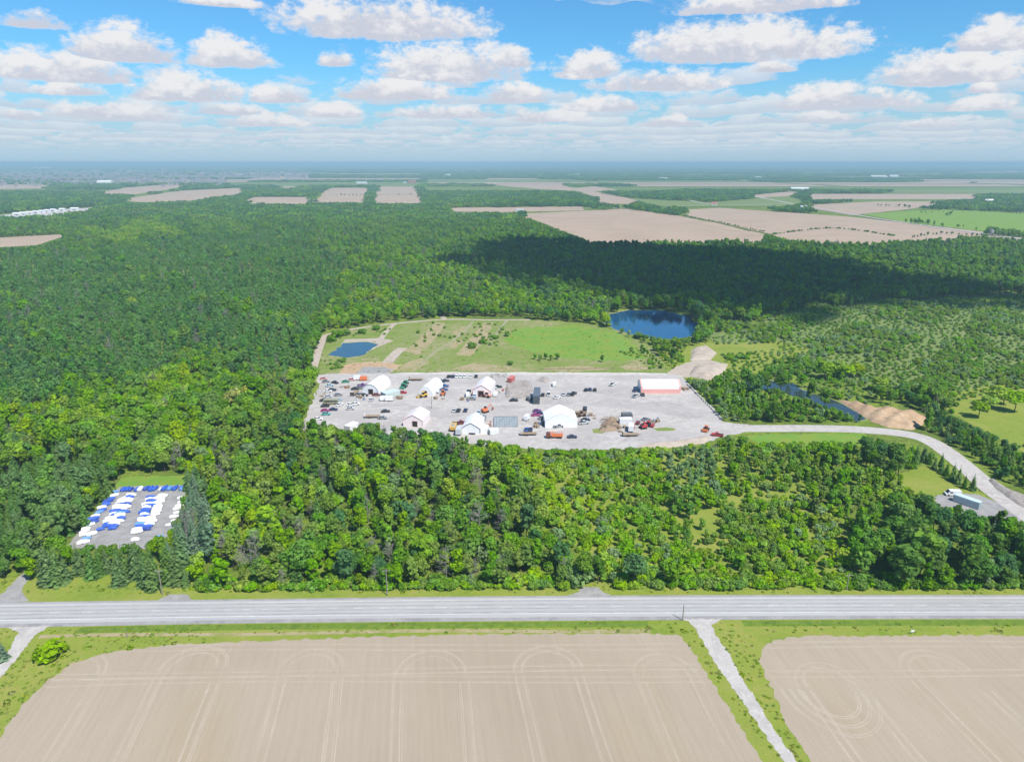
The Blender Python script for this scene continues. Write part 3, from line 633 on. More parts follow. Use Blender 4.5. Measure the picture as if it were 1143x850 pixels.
TONES = {'dark': (.105, .225, .028), 'mid': (.155, .315, .028), 'bright': (.210, .390, .022), 'lime': (.300, .455, .016), 'pale': (.235, .360, .140),
         'olive': (.205, .315, .042), 'yellow': (.430, .440, .090), 'spruce': (.155, .270, .075), 'blue': (.190, .290, .170), 'pine': (.155, .325, .072), 'grey': (.3, .28, .25), 'teal': (.092, .222, .066)}
TONE_WORD = {'dark': 'dark green', 'mid': 'mid-green', 'bright': 'bright green', 'lime': 'yellow-green', 'pale': 'pale grey-green', 'olive': 'olive green', 'yellow': 'pale yellow', 'spruce': 'dark green', 'blue': 'blue-green', 'pine': 'green', 'grey': 'bare grey', 'teal': 'deep green'}

# ------------------------------------------------------------------ plants: where they stand
ZONES = [  # name, outline of the ground in the photo, {kind: weight}, {tone: weight}, height range (m), words
 ('row', [(36, 657), (36, 637), (206, 637), (212, 657)], dict(spruce=1), dict(spruce=4, dark=1), (10.5, 14), 'in the dense row below the covered boats'),
 ('lotright', [(188, 637), (196, 590), (208, 545), (224, 543), (240, 580), (238, 637)], dict(spruce=9, broadleaf=1, dead=.8), dict(blue=2, spruce=3), (8.5, 12.5), 'along the right side of the covered-boat lot'),
 ('lotleft', [(-60, 660), (-60, 560), (60, 515), (130, 528), (126, 549), (106, 572), (82, 606), (36, 637)], dict(spruce=6, broadleaf=4), dict(spruce=3, mid=2, dark=2), (8, 13), 'in the wood left of the covered-boat lot'),
 ('brightgrove', [(88, 486), (128, 442), (200, 424), (296, 436), (290, 472), (205, 492), (120, 505)], dict(broadleaf=9, young=1, dead=.5), dict(bright=5, lime=3, mid=3), (9, 13), 'in the bright grove left of the yard'),
 ('limepatch', [(76, 263), (108, 252), (170, 250), (205, 254), (214, 263), (150, 272)], dict(broadleaf=1), dict(lime=3, bright=3), (8, 10.5), 'in the bright patch of the far left forest'),
 ('pine', [(-200, 480), (-200, 300), (100, 290), (330, 255), (390, 300), (372, 345), (350, 378), (330, 418), (300, 428), (240, 400), (160, 425), (100, 450), (40, 470)], dict(pine=30, broadleaf=2.2, dead=.5), dict(pine=6, teal=1.2), (9.5, 13.5), 'in the pine plantation left of the yard'),
 ('aspen', [(735, 512), (792, 505), (802, 560), (796, 600), (750, 590)], dict(young=1), dict(pale=3, mid=1, bright=2), (4.5, 7.5), 'in the pale grove in front of the yard'),
 ('thicket', [(570, 514), (640, 506), (800, 500), (812, 560), (790, 610), (775, 651), (690, 653), (640, 642), (606, 580)], dict(young=6, shrub=7), dict(bright=6, lime=4, mid=1.2, pale=.8, olive=1), (2.4, 5), 'in the bright young thicket between road and yard'),
 ('clearing', [(790, 575), (850, 545), (905, 560), (948, 600), (958, 657), (755, 657), (772, 620)], dict(shrub=7, young=3), dict(olive=3, pale=1.5, bright=4, lime=1, mid=1), (1.6, 4.2), 'in the shrubby clearing above the road at right'),
 ('darkwood', [(935, 610), (990, 566), (1050, 572), (1143, 592), (1300, 640), (1300, 657), (958, 657)], dict(broadleaf=8, young=2), dict(dark=4, mid=4, teal=1), (8, 12), 'in the dark wood below the pull-off'),
 ('grove', [(955, 520), (962, 497), (985, 494), (1003, 500), (1012, 522), (990, 534)], dict(broadleaf=1), dict(dark=3, teal=2), (9, 12), 'in the dark clump beside the access road'),
 ('firs', [(1010, 520), (1018, 508), (1045, 518), (1070, 531), (1090, 546), (1080, 551), (1048, 537)], dict(spruce=1), dict(spruce=2, dark=1), (6, 8.5), 'in the row along the access road'),
 ('midright', [(800, 498), (955, 497), (960, 520), (1000, 534), (1036, 558), (1050, 572), (990, 566), (935, 610), (905, 560), (850, 545), (812, 560)], dict(young=6, broadleaf=3, shrub=2), dict(mid=3, olive=3, bright=5, dark=1, lime=1), (3.8, 7.5), 'in the mixed wood by the access road bend'),
 ('roadside', [(1022, 452), (1060, 464), (1143, 506), (1300, 560), (1300, 660), (1240, 640), (1143, 556), (1100, 526), (1060, 492), (1034, 477)], dict(young=5, spruce=3, shrub=1), dict(dark=3, mid=3, teal=2), (4.5, 8.5), 'on the far side of the access road'),
 ('creekside', [(765, 424), (815, 422), (830, 436), (878, 447), (925, 464), (962, 476), (920, 474), (830, 473), (808, 468), (790, 448)], dict(young=6, shrub=3), dict(mid=4, pale=2, bright=2), (4, 7.5), 'between the yard and the narrow pond'),
 ('meadowbank', [(740, 402), (770, 378), (900, 384), (935, 412), (985, 446), (1022, 458), (985, 456), (935, 446), (884, 427), (815, 425)], dict(shrub=6, young=4), dict(mid=3, bright=3, pale=2), (2.2, 6), 'in the meadow behind the narrow pond'),
 ('moor', [(795, 372), (880, 350), (960, 344), (1143, 335), (1400, 335), (1400, 470), (1143, 442), (1030, 446), (1000, 444), (960, 434), (900, 414), (860, 394)], dict(shrub=10, young=1.4), dict(pale=2, olive=4, mid=3, bright=2), (1.6, 3.6), 'on the shrubby meadow at right'),
 ('meadowright', [(1030, 441), (1143, 424), (1400, 440), (1400, 560), (1143, 506), (1060, 464)], dict(shrub=1), dict(mid=1), (1.5, 2.5), 'on the green meadow at right'),
 ('midleft', [(195, 445), (335, 425), (336, 478), (400, 488), (560, 500), (610, 580), (640, 645), (640, 657), (212, 657), (240, 580), (205, 535)], dict(broadleaf=9, young=3, dead=1.3, spruce=.25, shrub=2.5), dict(mid=4, bright=4, olive=3, dark=2, lime=1.2, teal=.5, pale=.4), (7, 12), 'in the wood between road and left yard'),
 ('west', [(-200, 560), (-200, 480), (40, 470), (100, 450), (195, 430), (205, 535), (130, 531), (60, 515)], dict(broadleaf=8, spruce=3, dead=.4), dict(mid=4, bright=3, olive=1, dark=2, lime=.7), (8, 12.5), 'in the wood behind the covered-boat lot'),
 ('behind', [(370, 345), (390, 300), (480, 285), (600, 300), (680, 340), (690, 372), (640, 360), (500, 353), (400, 364), (363, 372)], dict(broadleaf=7, young=2, dead=.3), dict(bright=3, mid=4, lime=1, teal=1), (7, 11), 'in the wood behind the rough field'),
 ('rest', None, dict(broadleaf=9, pine=1.2, dead=.12), dict(mid=5, teal=2, dark=2, bright=2.4, olive=1.2), (8, 12), 'in the wide forest')]
KEEP = [[(345, 464), (350, 455), (358, 430), (356, 419), (745, 418), (765, 423), (800, 460), (812, 473), (835, 475), (835, 481), (804, 487), (790, 492), (740, 497), (700, 499), (650, 500), (600, 499), (560, 491), (530, 486), (508, 485), (490, 477), (460, 475), (430, 472), (403, 467), (398, 476), (384, 478), (370, 470)],
        [(80, 604), (100, 607), (150, 604), (188, 590), (200, 562), (207, 541), (133, 543), (108, 570)], [(680, 362), (682, 350), (700, 347.5), (740, 347.5), (770, 354), (778, 366), (768, 375), (745, 377), (715, 371), (690, 366)],
        POND_L, [(850, 426), (884, 430), (907, 440.5), (934, 448), (948, 456), (927, 451), (904, 444), (877, 435)], BACK,
        [(838, 482), (838, 475), (961, 476), (1015, 481), (1050, 493), (1085, 517), (1143, 560), (1143, 580), (1105, 554), (1070, 526), (1040, 504), (1005, 492), (960, 484)],
        [(1042, 556), (1055, 551), (1071, 550), (1092, 552), (1112, 560), (1123, 562), (1110, 572), (1084, 566), (1072, 560), (1058, 563)],
        [(770, 418), (773, 389), (790, 386), (800, 394), (812, 407), (806, 414), (790, 423)], [(937, 447), (988, 455), (1035, 466), (1025, 479), (991, 475), (960, 460)],
        [(836, 493), (836, 486), (960, 484.5), (960, 490)], [(1003, 540), (1040, 524), (1062, 528), (1075, 546), (1050, 551)], [(136, 541), (150, 533), (208, 533), (208, 541)],
        [(-60, 669), (200, 664), (500, 660), (1200, 659), (1200, 664), (-60, 680)], [(578, 238), (650, 235), (762, 243), (840, 263), (660, 268)], [(770, 240), (803, 232), (948, 242), (1100, 259), (1010, 266), (880, 266)],
        [(5, 660), (28, 640), (36, 640), (26, 660)], [(770, 384), (870, 382), (860, 390), (800, 394)], [(-60, 242), (0, 240), (113, 232), (60, 242), (0, 244)], [(-60, 270), (76, 262), (40, 273), (-60, 278)],
        [(1060, 460), (1143, 432), (1200, 440), (1200, 510), (1110, 484)]]
FIRS = [z[0] for z in ZONES].index('firs')
def jitter_grid(y0, y1, s, spread=.86):
    ys = np.arange(y0, y1, s); out = []
    for y in ys:
        h = y * spread + 30; xs = np.arange(-h, h, s); out.append(np.stack([xs, np.full(len(xs), y)], 1))
    g = np.concatenate(out); return g + nrng.uniform(-.48, .48, g.shape) * s
SPC = dict(broadleaf=4.9, young=3.3, shrub=3.1, spruce=4.4, pine=3.7, dead=4.5)
def wchoice(d, n):
    k = list(d); p = np.array([d[i] for i in k], float); return np.array(k, object)[nrng.choice(len(k), n, p=p / p.sum())]
ORDER = ['teal', 'dark', 'spruce', 'pine', 'mid', 'blue', 'olive', 'bright', 'pale', 'lime', 'yellow', 'grey']
def tone_at(d, u):
    k = sorted(d, key=ORDER.index); tot = sum(d.values()); c = 0.0
    for t in k:
        c += d[t] / tot
        if u <= c: return t
    return k[-1]
plants = []                                        # (kind, tone, x, y, height, zone words)
for y0, y1, s in ((177, 420, 3.5), (420, 720, 4.6), (720, 1500, 6.2)):
    g = jitter_grid(y0, y1, s); px, py = topix(g[:, 0], g[:, 1]); free = np.ones(len(g), bool)
    for c in CLEAR: free &= ~inside(px, py, c)
    free &= (py < 657)
    wob = lambda a, b, k: 6 * np.sin(a * .031 + k) + 5 * np.sin(b * .083 + a * .02 + 2 * k) + 4 * np.sin(a * .11 - b * .07 + k)
    amp = np.clip((520 - py) / 160, 0, 1)                # zone edges wander where woods run into each other
    px, py = px + wob(px, py, 1.0) * amp * 1.6, py + wob(py, px, 4.0) * amp * .9
    zone = np.full(len(g), -1)
    for zi, z in enumerate(ZONES):
        m = (zone < 0) & (inside(px, py, z[1]) if z[1] else True); zone[m] = zi
    for zi, z in enumerate(ZONES):
        idx = np.nonzero((zone == zi) & free)[0]
        if not len(idx): continue
        kinds = wchoice(z[2], len(idx)); tones = wchoice(z[3], len(idx)); hs = nrng.uniform(*z[4], len(idx)); u = nrng.uniform(size=len(idx))
        thin = {'clearing': .85, 'meadowbank': .6, 'moor': 1.25, 'meadowright': .05, 'aspen': .7, 'darkwood': .9}.get(z[0], 1.0)
        for j, k, t, h, r in zip(idx, kinds, tones, hs, u):
            gx, gy = g[j]; lump = math.sin(gx * .071 + 1.3) * math.sin(gy * .064 + .4) + .6 * math.sin(gx * .13 - gy * .11) + .4 * math.sin(gx * .031 + gy * .027)
            h *= 1 + .10 * lump + nrng.normal(0, .15)
            patch = math.sin(gx * .043 + 2.1 * math.sin(gy * .017)) * math.cos(gy * .037 + 1.7 * math.sin(gx * .021)) + .5 * math.sin(gx * .093 + gy * .051)
            t = tone_at(z[3], min(max(.5 + .30 * patch + nrng.normal(0, .24), 0), 1))
            if z[0] == 'pine' and lump > .95: k = 'broadleaf' if r < .45 else k; t = rng.choice(('mid', 'dark', 'bright')) if k == 'broadleaf' else t
            if z[0] in ('moor', 'meadowbank', 'clearing'):
                if lump < -.15:
                    k = 'shrub'; h = rng.uniform(.9, 2.0)
                if lump > .7 and k == 'shrub' and r < .22: k = 'young'; h = 4.5 + 2.5 * r * 4
                if k == 'shrub': h *= 1.0 + .45 * max(0, lump)
            pr = thin * (s / SPC[k]) ** 2 * {'broadleaf': 1.15}.get(k, 1.0)
            if z[0] == 'rest' and k == 'broadleaf': pr *= .8
            if r > pr: continue
            if k == 'shrub': h = min(h, 3.4)
            if k == 'dead': t = 'grey'
            if k == 'pine' and t not in ('pine', 'teal'): t = 'pine'
            if k == 'spruce' and t not in ('spruce', 'blue', 'dark'): t = 'spruce'
            if k == 'young' and z[0] in ('roadside', 'midright', 'darkwood') and rng.random() < .25: h *= 1.25
            plants.append([k, t, g[j, 0], g[j, 1], h, zi])
for i in range(620):                               # the bushy foot of the wood along the road
    px = rng.uniform(214, 1190); py = 657 - 11 * rng.random() ** 1.4
    if 630 < px < 690 and py > 648: continue
    q = P(px, py + (.0 if px > 500 else 2.5 * (500 - px) / 300)); plants.append(['shrub', rng.choice(('mid', 'bright', 'bright', 'olive', 'lime') if px < 940 else ('mid', 'mid', 'dark', 'bright')), q.x, q.y, rng.uniform(1.0, 3.0), [z[0] for z in ZONES].index('midleft' if px < 600 else 'thicket' if px < 770 else 'clearing' if px < 950 else 'darkwood')])
# do not let a plant hide what the photograph shows behind it
K = np.array([p[2:5] for p in plants], float); bad = np.zeros(len(K), bool); rad = np.array([RAD[p[0]] / NOM[p[0]] for p in plants])
for it in range(15):
    hit = np.zeros(len(K), bool)
    for fz in (.55, .8, 1.0):
        for sx in (-.55, 0, .55):
            qx, qy = topix(K[:, 0] + sx * rad * K[:, 2] * (1.2 - fz * .6), K[:, 1], K[:, 2] * fz)
            for c in KEEP: hit |= inside(qx, qy, c)
    hit &= ~np.array([p[5] == FIRS for p in plants])
    K[hit, 2] *= .92
    if it == 14: bad = hit
small = np.array([K[i, 2] < NOM[p[0]] * .38 for i, p in enumerate(plants)])
keepers = []
for i, p in enumerate(plants):
    if bad[i]: continue
    h = K[i, 2]
    if small[i]:
        if p[0] == 'dead': continue
        p[0] = 'shrub'; h = max(1.0, min(h, 3.0)); 
        if p[1] in ('spruce', 'pine', 'blue', 'teal'): p[1] = 'mid'
    p[4] = h; keepers.append(p)
plants = keepers
plants.sort(key=lambda p: p[2] ** 2 + p[3] ** 2)

for poly, cnt in (([(495, 374), (525, 360), (585, 359), (575, 380), (540, 392), (505, 390)], 40), ([(455, 378), (480, 360), (500, 360), (490, 380), (470, 400)], 18), ([(364, 385), (372, 376), (420, 366), (440, 363), (430, 374), (386, 377)], 22), ([(366, 416), (362, 402), (385, 400), (384, 414)], 14), ([(690, 392), (715, 388), (745, 412), (725, 412)], 26)):
    w = [tuple(P(*p).xy) for p in poly]; n = 0
    while n < cnt:
        x, y = rng.uniform(min(p[0] for p in w), max(p[0] for p in w)), rng.uniform(min(p[1] for p in w), max(p[1] for p in w))
        if inside([x], [y], w)[0]: plants.append(['shrub', rng.choice(('mid', 'bright', 'olive')), x, y, rng.uniform(.8, 2.2), len(ZONES) - 1]); n += 1
KNAME = dict(broadleaf='broadleaf_tree', young='young_tree', shrub='shrub', spruce='spruce_tree', pine='pine_tree', dead='dead_tree')
KWORD = dict(broadleaf='broadleaf tree', young='slender young tree', shrub='rounded shrub', spruce='spruce', pine='slim pine', dead='leafless tree')
KCAT = dict(broadleaf='tree', young='tree', shrub='shrub', spruce='tree', pine='tree', dead='tree')
def plant(kind, tone, x, y, h, label, group=None, variant=None, wide=1.0, name=None):
    cr, tr, _ = SHAPES[kind][rng.randrange(len(SHAPES[kind])) if variant is None else variant]
    s = h / NOM[kind]; w = s * wide * (1.18 if kind == 'young' else 1) * rng.uniform(.9, 1.12) if kind != 'shrub' else max(s, .7) * wide
    e = empty(name or KNAME[kind], (x, y, 0), rng.uniform(0, 6.28), label, KCAT[kind], group); e.scale = (w, w, s)
    a = bpy.data.objects.new('branches' if kind == 'dead' else 'crown', cr); C.objects.link(a); a.parent = e; a.color = (*TONES[tone], 1)
    a = bpy.data.objects.new('stems' if kind == 'shrub' else 'trunk', tr); C.objects.link(a); a.parent = e
    return e
MARKS = [(55, 'left of the covered boats'), (130, 'below the left boat rows'), (214, 'below the right boat rows'), (300, 'below the yellow trees'), (375, 'below the scrap cars'), (440, 'below the arched tent'),
         (505, 'below the pink tent'), (545, 'below the grey-trimmed tent'), (600, 'below the gridded deck'), (660, 'below the wide tent'), (720, 'below the timber heap'), (800, 'below the long tent'), (880, 'below the narrow pond'),
         (960, 'below the dark clump'), (1040, 'below the fir row'), (1100, 'below the white van'), (9999, 'near the right edge')]
def where(p):
    px, py = topix(p[2], p[3])
    mark = next(w for x, w in MARKS if px < x)
    if py < 480 or p[0] == 'pine': mark = ZONES[p[5]][5]
    if p[0] == 'pine':
        side = next(w for x, w in ((30, 'by the left photo edge'), (80, 'well left of the lone lime tree'), (130, 'just left of the lone lime tree'), (175, 'below the lone lime tree'), (225, 'left of the yellow trees'), (280, 'above the yellow trees'), (9999, 'beside the left trail')) if px < x)
        mark = ('in the plantation front ' if py > 452 else 'near the plantation front ' if py > 438 else 'in the middle plantation ' if py > 424 else 'farther into the plantation ') + side
    if p[5] == 0: mark = 'of the row below the ' + ('left end' if px < 75 else 'left half' if px < 120 else 'right half' if px < 165 else 'right end') + ' of the boats'
    deep = 'on the roadside edge' if py > 648 else 'just behind the roadside edge' if py > 632 else 'a third in' if py > 600 else 'midway in' if py > 565 else 'far in' if py > 525 else 'at the far side'
    if p[5] == 0 or py < 480 or p[0] == 'pine': deep = 'in front' if py > 648 else ''
    return ' '.join((deep + ' ' + mark).split())
LIMIT = dict(broadleaf=300, young=300, shrub=300, spruce=290, pine=300, dead=150)
count = {k: 0 for k in LIMIT}; rest = {k: [] for k in LIMIT}
rowmates = sorted([p for p in plants if p[5] == 0 and p[3] < P(0, 648).y], key=lambda p: p[2])
for p in plants:
    k = p[0]
    if count[k] < LIMIT[k] and (k in ('pine',) or p[3] < 470):
        count[k] += 1
        z = ZONES[p[5]]; size = 'tall ' if p[4] > z[4][0] * .6 + z[4][1] * .4 else ''
        plant(k, p[1], p[2], p[3], p[4], f"{size}{TONE_WORD[p[1]]} {KWORD[k]} {where(p)}", KWORD[k] + 's of the woods beside road and yard')
    else: rest[k].append(p)

# ---- the trees past the first few hundred of a kind: one scattered mass for each kind
LEAFM = {}
def scatter(name, label, pts, rot, scl, idx, protos):
    """protos: list of (mesh, colour); pts scattered by geometry nodes"""
    coll = bpy.data.collections.new(name + '_source')
    for i, (me, colr) in enumerate(protos):
        if colr not in LEAFM: LEAFM[colr] = leafy('leaf_tone', .46, colr)
        me = me.copy()
        if me.materials[0].name.startswith('leaf'): me.materials[0] = LEAFM[colr]
        o = bpy.data.objects.new(f'{name}_source_{i:03d}', me); coll.objects.link(o)
    me = bpy.data.meshes.new(name); me.vertices.add(len(pts)); me.vertices.foreach_set('co', np.asarray(pts, np.float32).ravel())
    for nme, typ, dat, key in (('rot', 'FLOAT', rot, 'value'), ('scl', 'FLOAT_VECTOR', scl, 'vector'), ('idx', 'INT', idx, 'value')):
        at = me.attributes.new(nme, typ, 'POINT'); at.data.foreach_set(key, np.asarray(dat, np.int32 if typ == 'INT' else np.float32).ravel())
    o = link(name, me); tag(o, label, None, None, 'stuff')
    ng = bpy.data.node_groups.new(name, 'GeometryNodeTree')
    ng.interface.new_socket('Geometry', in_out='INPUT', socket_type='NodeSocketGeometry'); ng.interface.new_socket('Geometry', in_out='OUTPUT', socket_type='NodeSocketGeometry')
    n = ng.nodes; gi, go = n.new('NodeGroupInput'), n.new('NodeGroupOutput'); iop = n.new('GeometryNodeInstanceOnPoints'); ci = n.new('GeometryNodeCollectionInfo')
    ci.inputs['Collection'].default_value = coll; ci.inputs['Separate Children'].default_value = True; ci.inputs['Reset Children'].default_value = True
    iop.inputs['Pick Instance'].default_value = True
    def named(a, t):
        q = n.new('GeometryNodeInputNamedAttribute'); q.data_type = t; q.inputs['Name'].default_value = a; return q.outputs['Attribute']
    cx = n.new('ShaderNodeCombineXYZ'); L = ng.links.new
    L(named('rot', 'FLOAT'), cx.inputs[2]); L(gi.outputs[0], iop.inputs['Points']); L(ci.outputs[0], iop.inputs['Instance'])
    L(cx.outputs[0], iop.inputs['Rotation']); L(named('scl', 'FLOAT_VECTOR'), iop.inputs['Scale']); L(named('idx', 'INT'), iop.inputs['Instance Index'])
    L(iop.outputs[0], go.inputs[0])
    md = o.modifiers.new('scatter', 'NODES'); md.node_group = ng
    return o
STUFF = dict(broadleaf=('broadleaf_forest', 'broad mass of leafy forest round the yard and fields'), young=('sapling_thicket', 'mass of young trees filling the thickets'),
             shrub=('shrub_cover', 'mass of low shrubs on the meadows and wood edges'), spruce=('spruce_forest', 'mass of spruces among the far woods'),
             pine=('pine_forest', 'wide mass of planted pines at left'), dead=('dead_wood', 'grey dead trees scattered through the far woods'))
for k, ps in rest.items():
    if not ps: continue
    tones = sorted({p[1] for p in ps}); nv = len(SHAPES[k]); protos = [(SHAPES[k][v][2], TONES[t]) for t in tones for v in range(nv)]
    n = len(ps); s = np.array([p[4] for p in ps]) / NOM[k]; w = s * nrng.uniform(.9, 1.15, n)
    if k == 'shrub': w = np.maximum(w, .7)
    scatter(STUFF[k][0], STUFF[k][1], [(p[2], p[3], 0) for p in ps], nrng.uniform(0, 6.28, n), np.stack([w, w, s], 1),
            [tones.index(p[1]) * nv + rng.randrange(nv) for p in ps], protos)
# ---- woodland more than 1.5 km away, scattered as groves
def grove(seed, n=15, rr=15, per=26, sz=1.15):
    rs = np.random.default_rng(seed); V = []
    for i in range(n):
        a = rs.uniform(0, 6.28); d = rr * math.sqrt(rs.uniform()); h = rs.uniform(8, 13); r = rs.uniform(2.8, 4.6); u = sphere_pts(per, rs); u[:, 2] = np.abs(u[:, 2]) - .25
        c = np.array([d * math.cos(a), d * math.sin(a), h * .55]) + u * np.array([r, r, h * .45])
        V.append(cards(c, u + rs.normal(0, .4, u.shape), rs.uniform(.7, 1.3, per) * sz, .85, None, rs)[0])
    V = np.concatenate(V); V[:, 2] = np.maximum(V[:, 2], .2); return V, np.arange(len(V)).reshape(-1, 4)
groves = [npmesh('grove', grove(700 + i), M['leaf']) for i in range(4)]
gt = ['dark', 'teal', 'mid', 'bright', 'olive']
pts, scl = [], []
CELLS = {}                                         # open farmland cells beyond 5 km
def cell(x, y):
    i, j = math.floor((x + y * .12) / 1100), math.floor(y / 420)
    if (i, j) not in CELLS: CELLS[i, j] = random.Random(i * 7919 + j * 104729).random()
    return CELLS[i, j]
for y0, y1, s, wd in ((1490, 3000, 22, 1.0), (3000, 6000, 36, 1.5), (6000, 14000, 95, 4.0), (14000, 40000, 330, 13.0)):
    g = jitter_grid(y0, y1, s, .84); px, py = topix(g[:, 0], g[:, 1]); ok = np.ones(len(g), bool)
    for c in CLEAR: ok &= ~inside(px, py, c)
    tx, ty = topix(g[:, 0], g[:, 1], 10.0)
    for c, l in FAR_F + FAR_G: ok &= ~inside(tx, ty, c)
    for p, w, l in FROADS: ok &= ~inside(px, py, [(x, y + 1.2) for x, y in p] + [(x, y - 1.0) for x, y in p[::-1]])
    for q in g[ok]:
        if y0 >= 3000 and (cell(*q) < .40 or cell(q[0], q[1] + 150) < .25): continue
        pts.append((q[0], q[1], 0)); h = nrng.uniform(.8, 1.25) * (1 if wd < 4 else 1.25); scl.append((wd * nrng.uniform(.85, 1.2), wd * nrng.uniform(.85, 1.2), h))
n = len(pts)
scatter('distant_woodland', 'blue-green woodland stretching to the horizon', pts, nrng.uniform(0, 6.28, n), scl,
        [int(i) for i in nrng.choice(20, n, p=np.repeat([.3, .3, .24, .08, .08], 4) / 4)], [(m, TONES[t]) for t in gt for m in groves])
b = B()
for (i, j), v in CELLS.items():
    if v < .25 and j > 8:
        y0 = j * 420 + 40; x0 = i * 1100 - y0 * .12; b.add([(x0 + 30, y0, 1.1), (x0 + 1060, y0, 1.1), (x0 + 1020, y0 + 330, 1.1), (x0 - 10, y0 + 330, 1.1)], [(0, 1, 2, 3)])
tag(b.obj('distant_farmland', M['soil_far']), 'thin pale strips of farmland near the horizon', kind='stuff')
b = B()
for (i, j), v in CELLS.items():
    if .25 <= v < .40 and j > 8:
        y0 = j * 420 + 40; x0 = i * 1100 - y0 * .12; b.add([(x0 + 30, y0, 1.0), (x0 + 1060, y0, 1.0), (x0 + 1020, y0 + 360, 1.0), (x0 - 10, y0 + 360, 1.0)], [(0, 1, 2, 3)])
tag(b.obj('distant_pasture', M['meadow']), 'thin green strips of pasture near the horizon', kind='stuff')

# ---- plants one can single out
def lone(kind, tone, px, py, h, label, wide=1.0, variant=None):
    q = P(px, py); return plant(kind, tone, q.x, q.y, h, label, None, variant, wide)
lone('shrub', 'lime', 56, 733, 4.2, 'big yellow-green bush on the grass at the lower left', 1.35, 0)
lone('spruce', 'blue', 1, 736, 7.5, 'blue-green spruce cut by the lower left edge of the photo', 1.25)
lone('shrub', 'pale', 648, 650, 5.4, 'pale silvery round bush beside the gravel entrance', 1.15, 2)
lone('broadleaf', 'pale', 1098, 655, 10.5, 'silvery pale willow at the roadside on the right', .95, 3)
lone('spruce', 'dark', 232, 659, 5.5, 'small dark cedar alone on the grass right of the left entrance', 1.1)
lone('broadleaf', 'yellow', 262, 462, 16, 'large pale yellow tree left of the yard', 1.0, 2)
lone('broadleaf', 'yellow', 276, 455, 13, 'smaller pale yellow tree just right of the large yellow one', .9, 0)
lone('broadleaf', 'lime', 150, 349, 15, 'single round yellow-green tree standing out of the pine plantation', 1.2, 4)
lone('broadleaf', 'lime', 222, 330, 11, 'pale lime tree in the pine plantation nearest the left field pair', 1.3, 1)
lone('broadleaf', 'lime', 101, 568, 9, 'lime green tree at the upper left corner of the covered-boat lot', .95, 5)
for x, y, h, l in ((920, 423, 9, 'leftmost of the lime green trees beyond the narrow pond'), (943, 424, 8.5, 'second lime green tree from the left beyond the narrow pond'), (980, 437, 8, 'lime green tree standing alone right of the pair beyond the narrow pond'),
                   (1092, 466, 8, 'low lime green tree nearest the access road on the right meadow'), (1110, 455, 9.5, 'taller lime green tree behind the low one on the right meadow'), (1132, 460, 9, 'lime green tree closest to the right edge on the right meadow'), (1120, 451, 8, 'lime green tree at the back of the clump on the right meadow'), (1102, 458, 7.5, 'lime green tree in the middle of the clump on the right meadow'),
                   (934, 418, 8.4, 'lime green tree between and behind the first two beyond the narrow pond'), (955, 421, 8, 'lime green tree right of the lime clump beyond the narrow pond')):
    lone('broadleaf', 'lime', x, y, h * 1.3, l, 1.45, 6 if h > 8.6 else 2)
for i, (x, y) in enumerate(((1016, 513), (1023, 510), (1030, 513), (1037, 518), (1043, 523), (1050, 527), (1056, 531), (1063, 536), (1069, 540), (1076, 545), (1085, 547))):
    lone('spruce', 'spruce' if i % 3 else 'dark', x, y, rng.uniform(6, 8.2), f"fir, {['first', 'second', 'third', 'fourth', 'fifth', 'sixth', 'seventh', 'eighth', 'ninth', 'tenth', 'last'][i]} from the left in the row along the access road bend", .95)
lone('young', 'dark', 672, 404, 5.5, 'small dark tree alone in the lush grass field', 1.1)
for i, x in enumerate((597, 603, 609, 615, 622)): lone('young', 'mid', x, 401 + i % 2 * 1.5, rng.uniform(4, 6), ['leftmost', 'second from left', 'middle', 'second from right', 'rightmost'][i] + ' small tree of the clump in the lush grass field', 1.2)
for i, (x, y) in enumerate(((694, 372), (702, 376), (712, 378), (720, 381), (731, 383), (740, 386), (752, 384), (764, 385), (775, 380), (785, 376))):
    lone('young', 'pale' if i % 2 else 'mid', x, y, rng.uniform(5, 7.0) * (.55 if 2 < i < 6 else 1), f"{['first', 'second', 'third', 'fourth', 'fifth', 'sixth', 'seventh', 'eighth', 'ninth', 'tenth'][i]} small tree from the left along the near bank of the blue pond", 1.2)
for i, (x, y, h) in enumerate(((386, 374, 5), (377, 376, 5.5), (369, 381, 5), (383, 404, 3), (404, 372, 4), (420, 368, 4), (527, 388, 4.5), (538, 383, 3.5), (566, 375, 4), (553, 378, 3), (570, 407, 3))):
    lone('shrub', 'mid', x, y, h, ['bush at the far corner of the trail by the small pond', 'bush left of the small pond', 'bush beside the left trail near the small pond', 'dark bush on the near side of the small pond', 'bush behind the small pond', 'bush beside the dirt spur behind the small pond', 'large bush in the middle of the rough field', 'bush right of the large bush in the rough field', 'bush at the left end of the lush grass', 'small bush beside the faint dirt track', 'small bush near the berm behind the peaked pink tent'][i], 1.1)
for i in range(16):                                # two lines of young trees left of the dirt mounds
    t = i // 2 / 8; lone('young', 'bright' if i % 2 else 'mid', 716 + 26 * t + (14 if i % 2 else 0), 392 + 22 * t, rng.uniform(4, 6), f"{'right' if i % 2 else 'left'}-hand line of young trees beside the mounds, number {i // 2 + 1} from the pond".replace('number 1 from', 'the one nearest') if i < 2 else f"young tree in the {'right' if i % 2 else 'left'}-hand line beside the mounds, {['', 'second', 'third', 'fourth', 'fifth', 'sixth', 'seventh', 'last'][i // 2]} from the pond", 1.0)
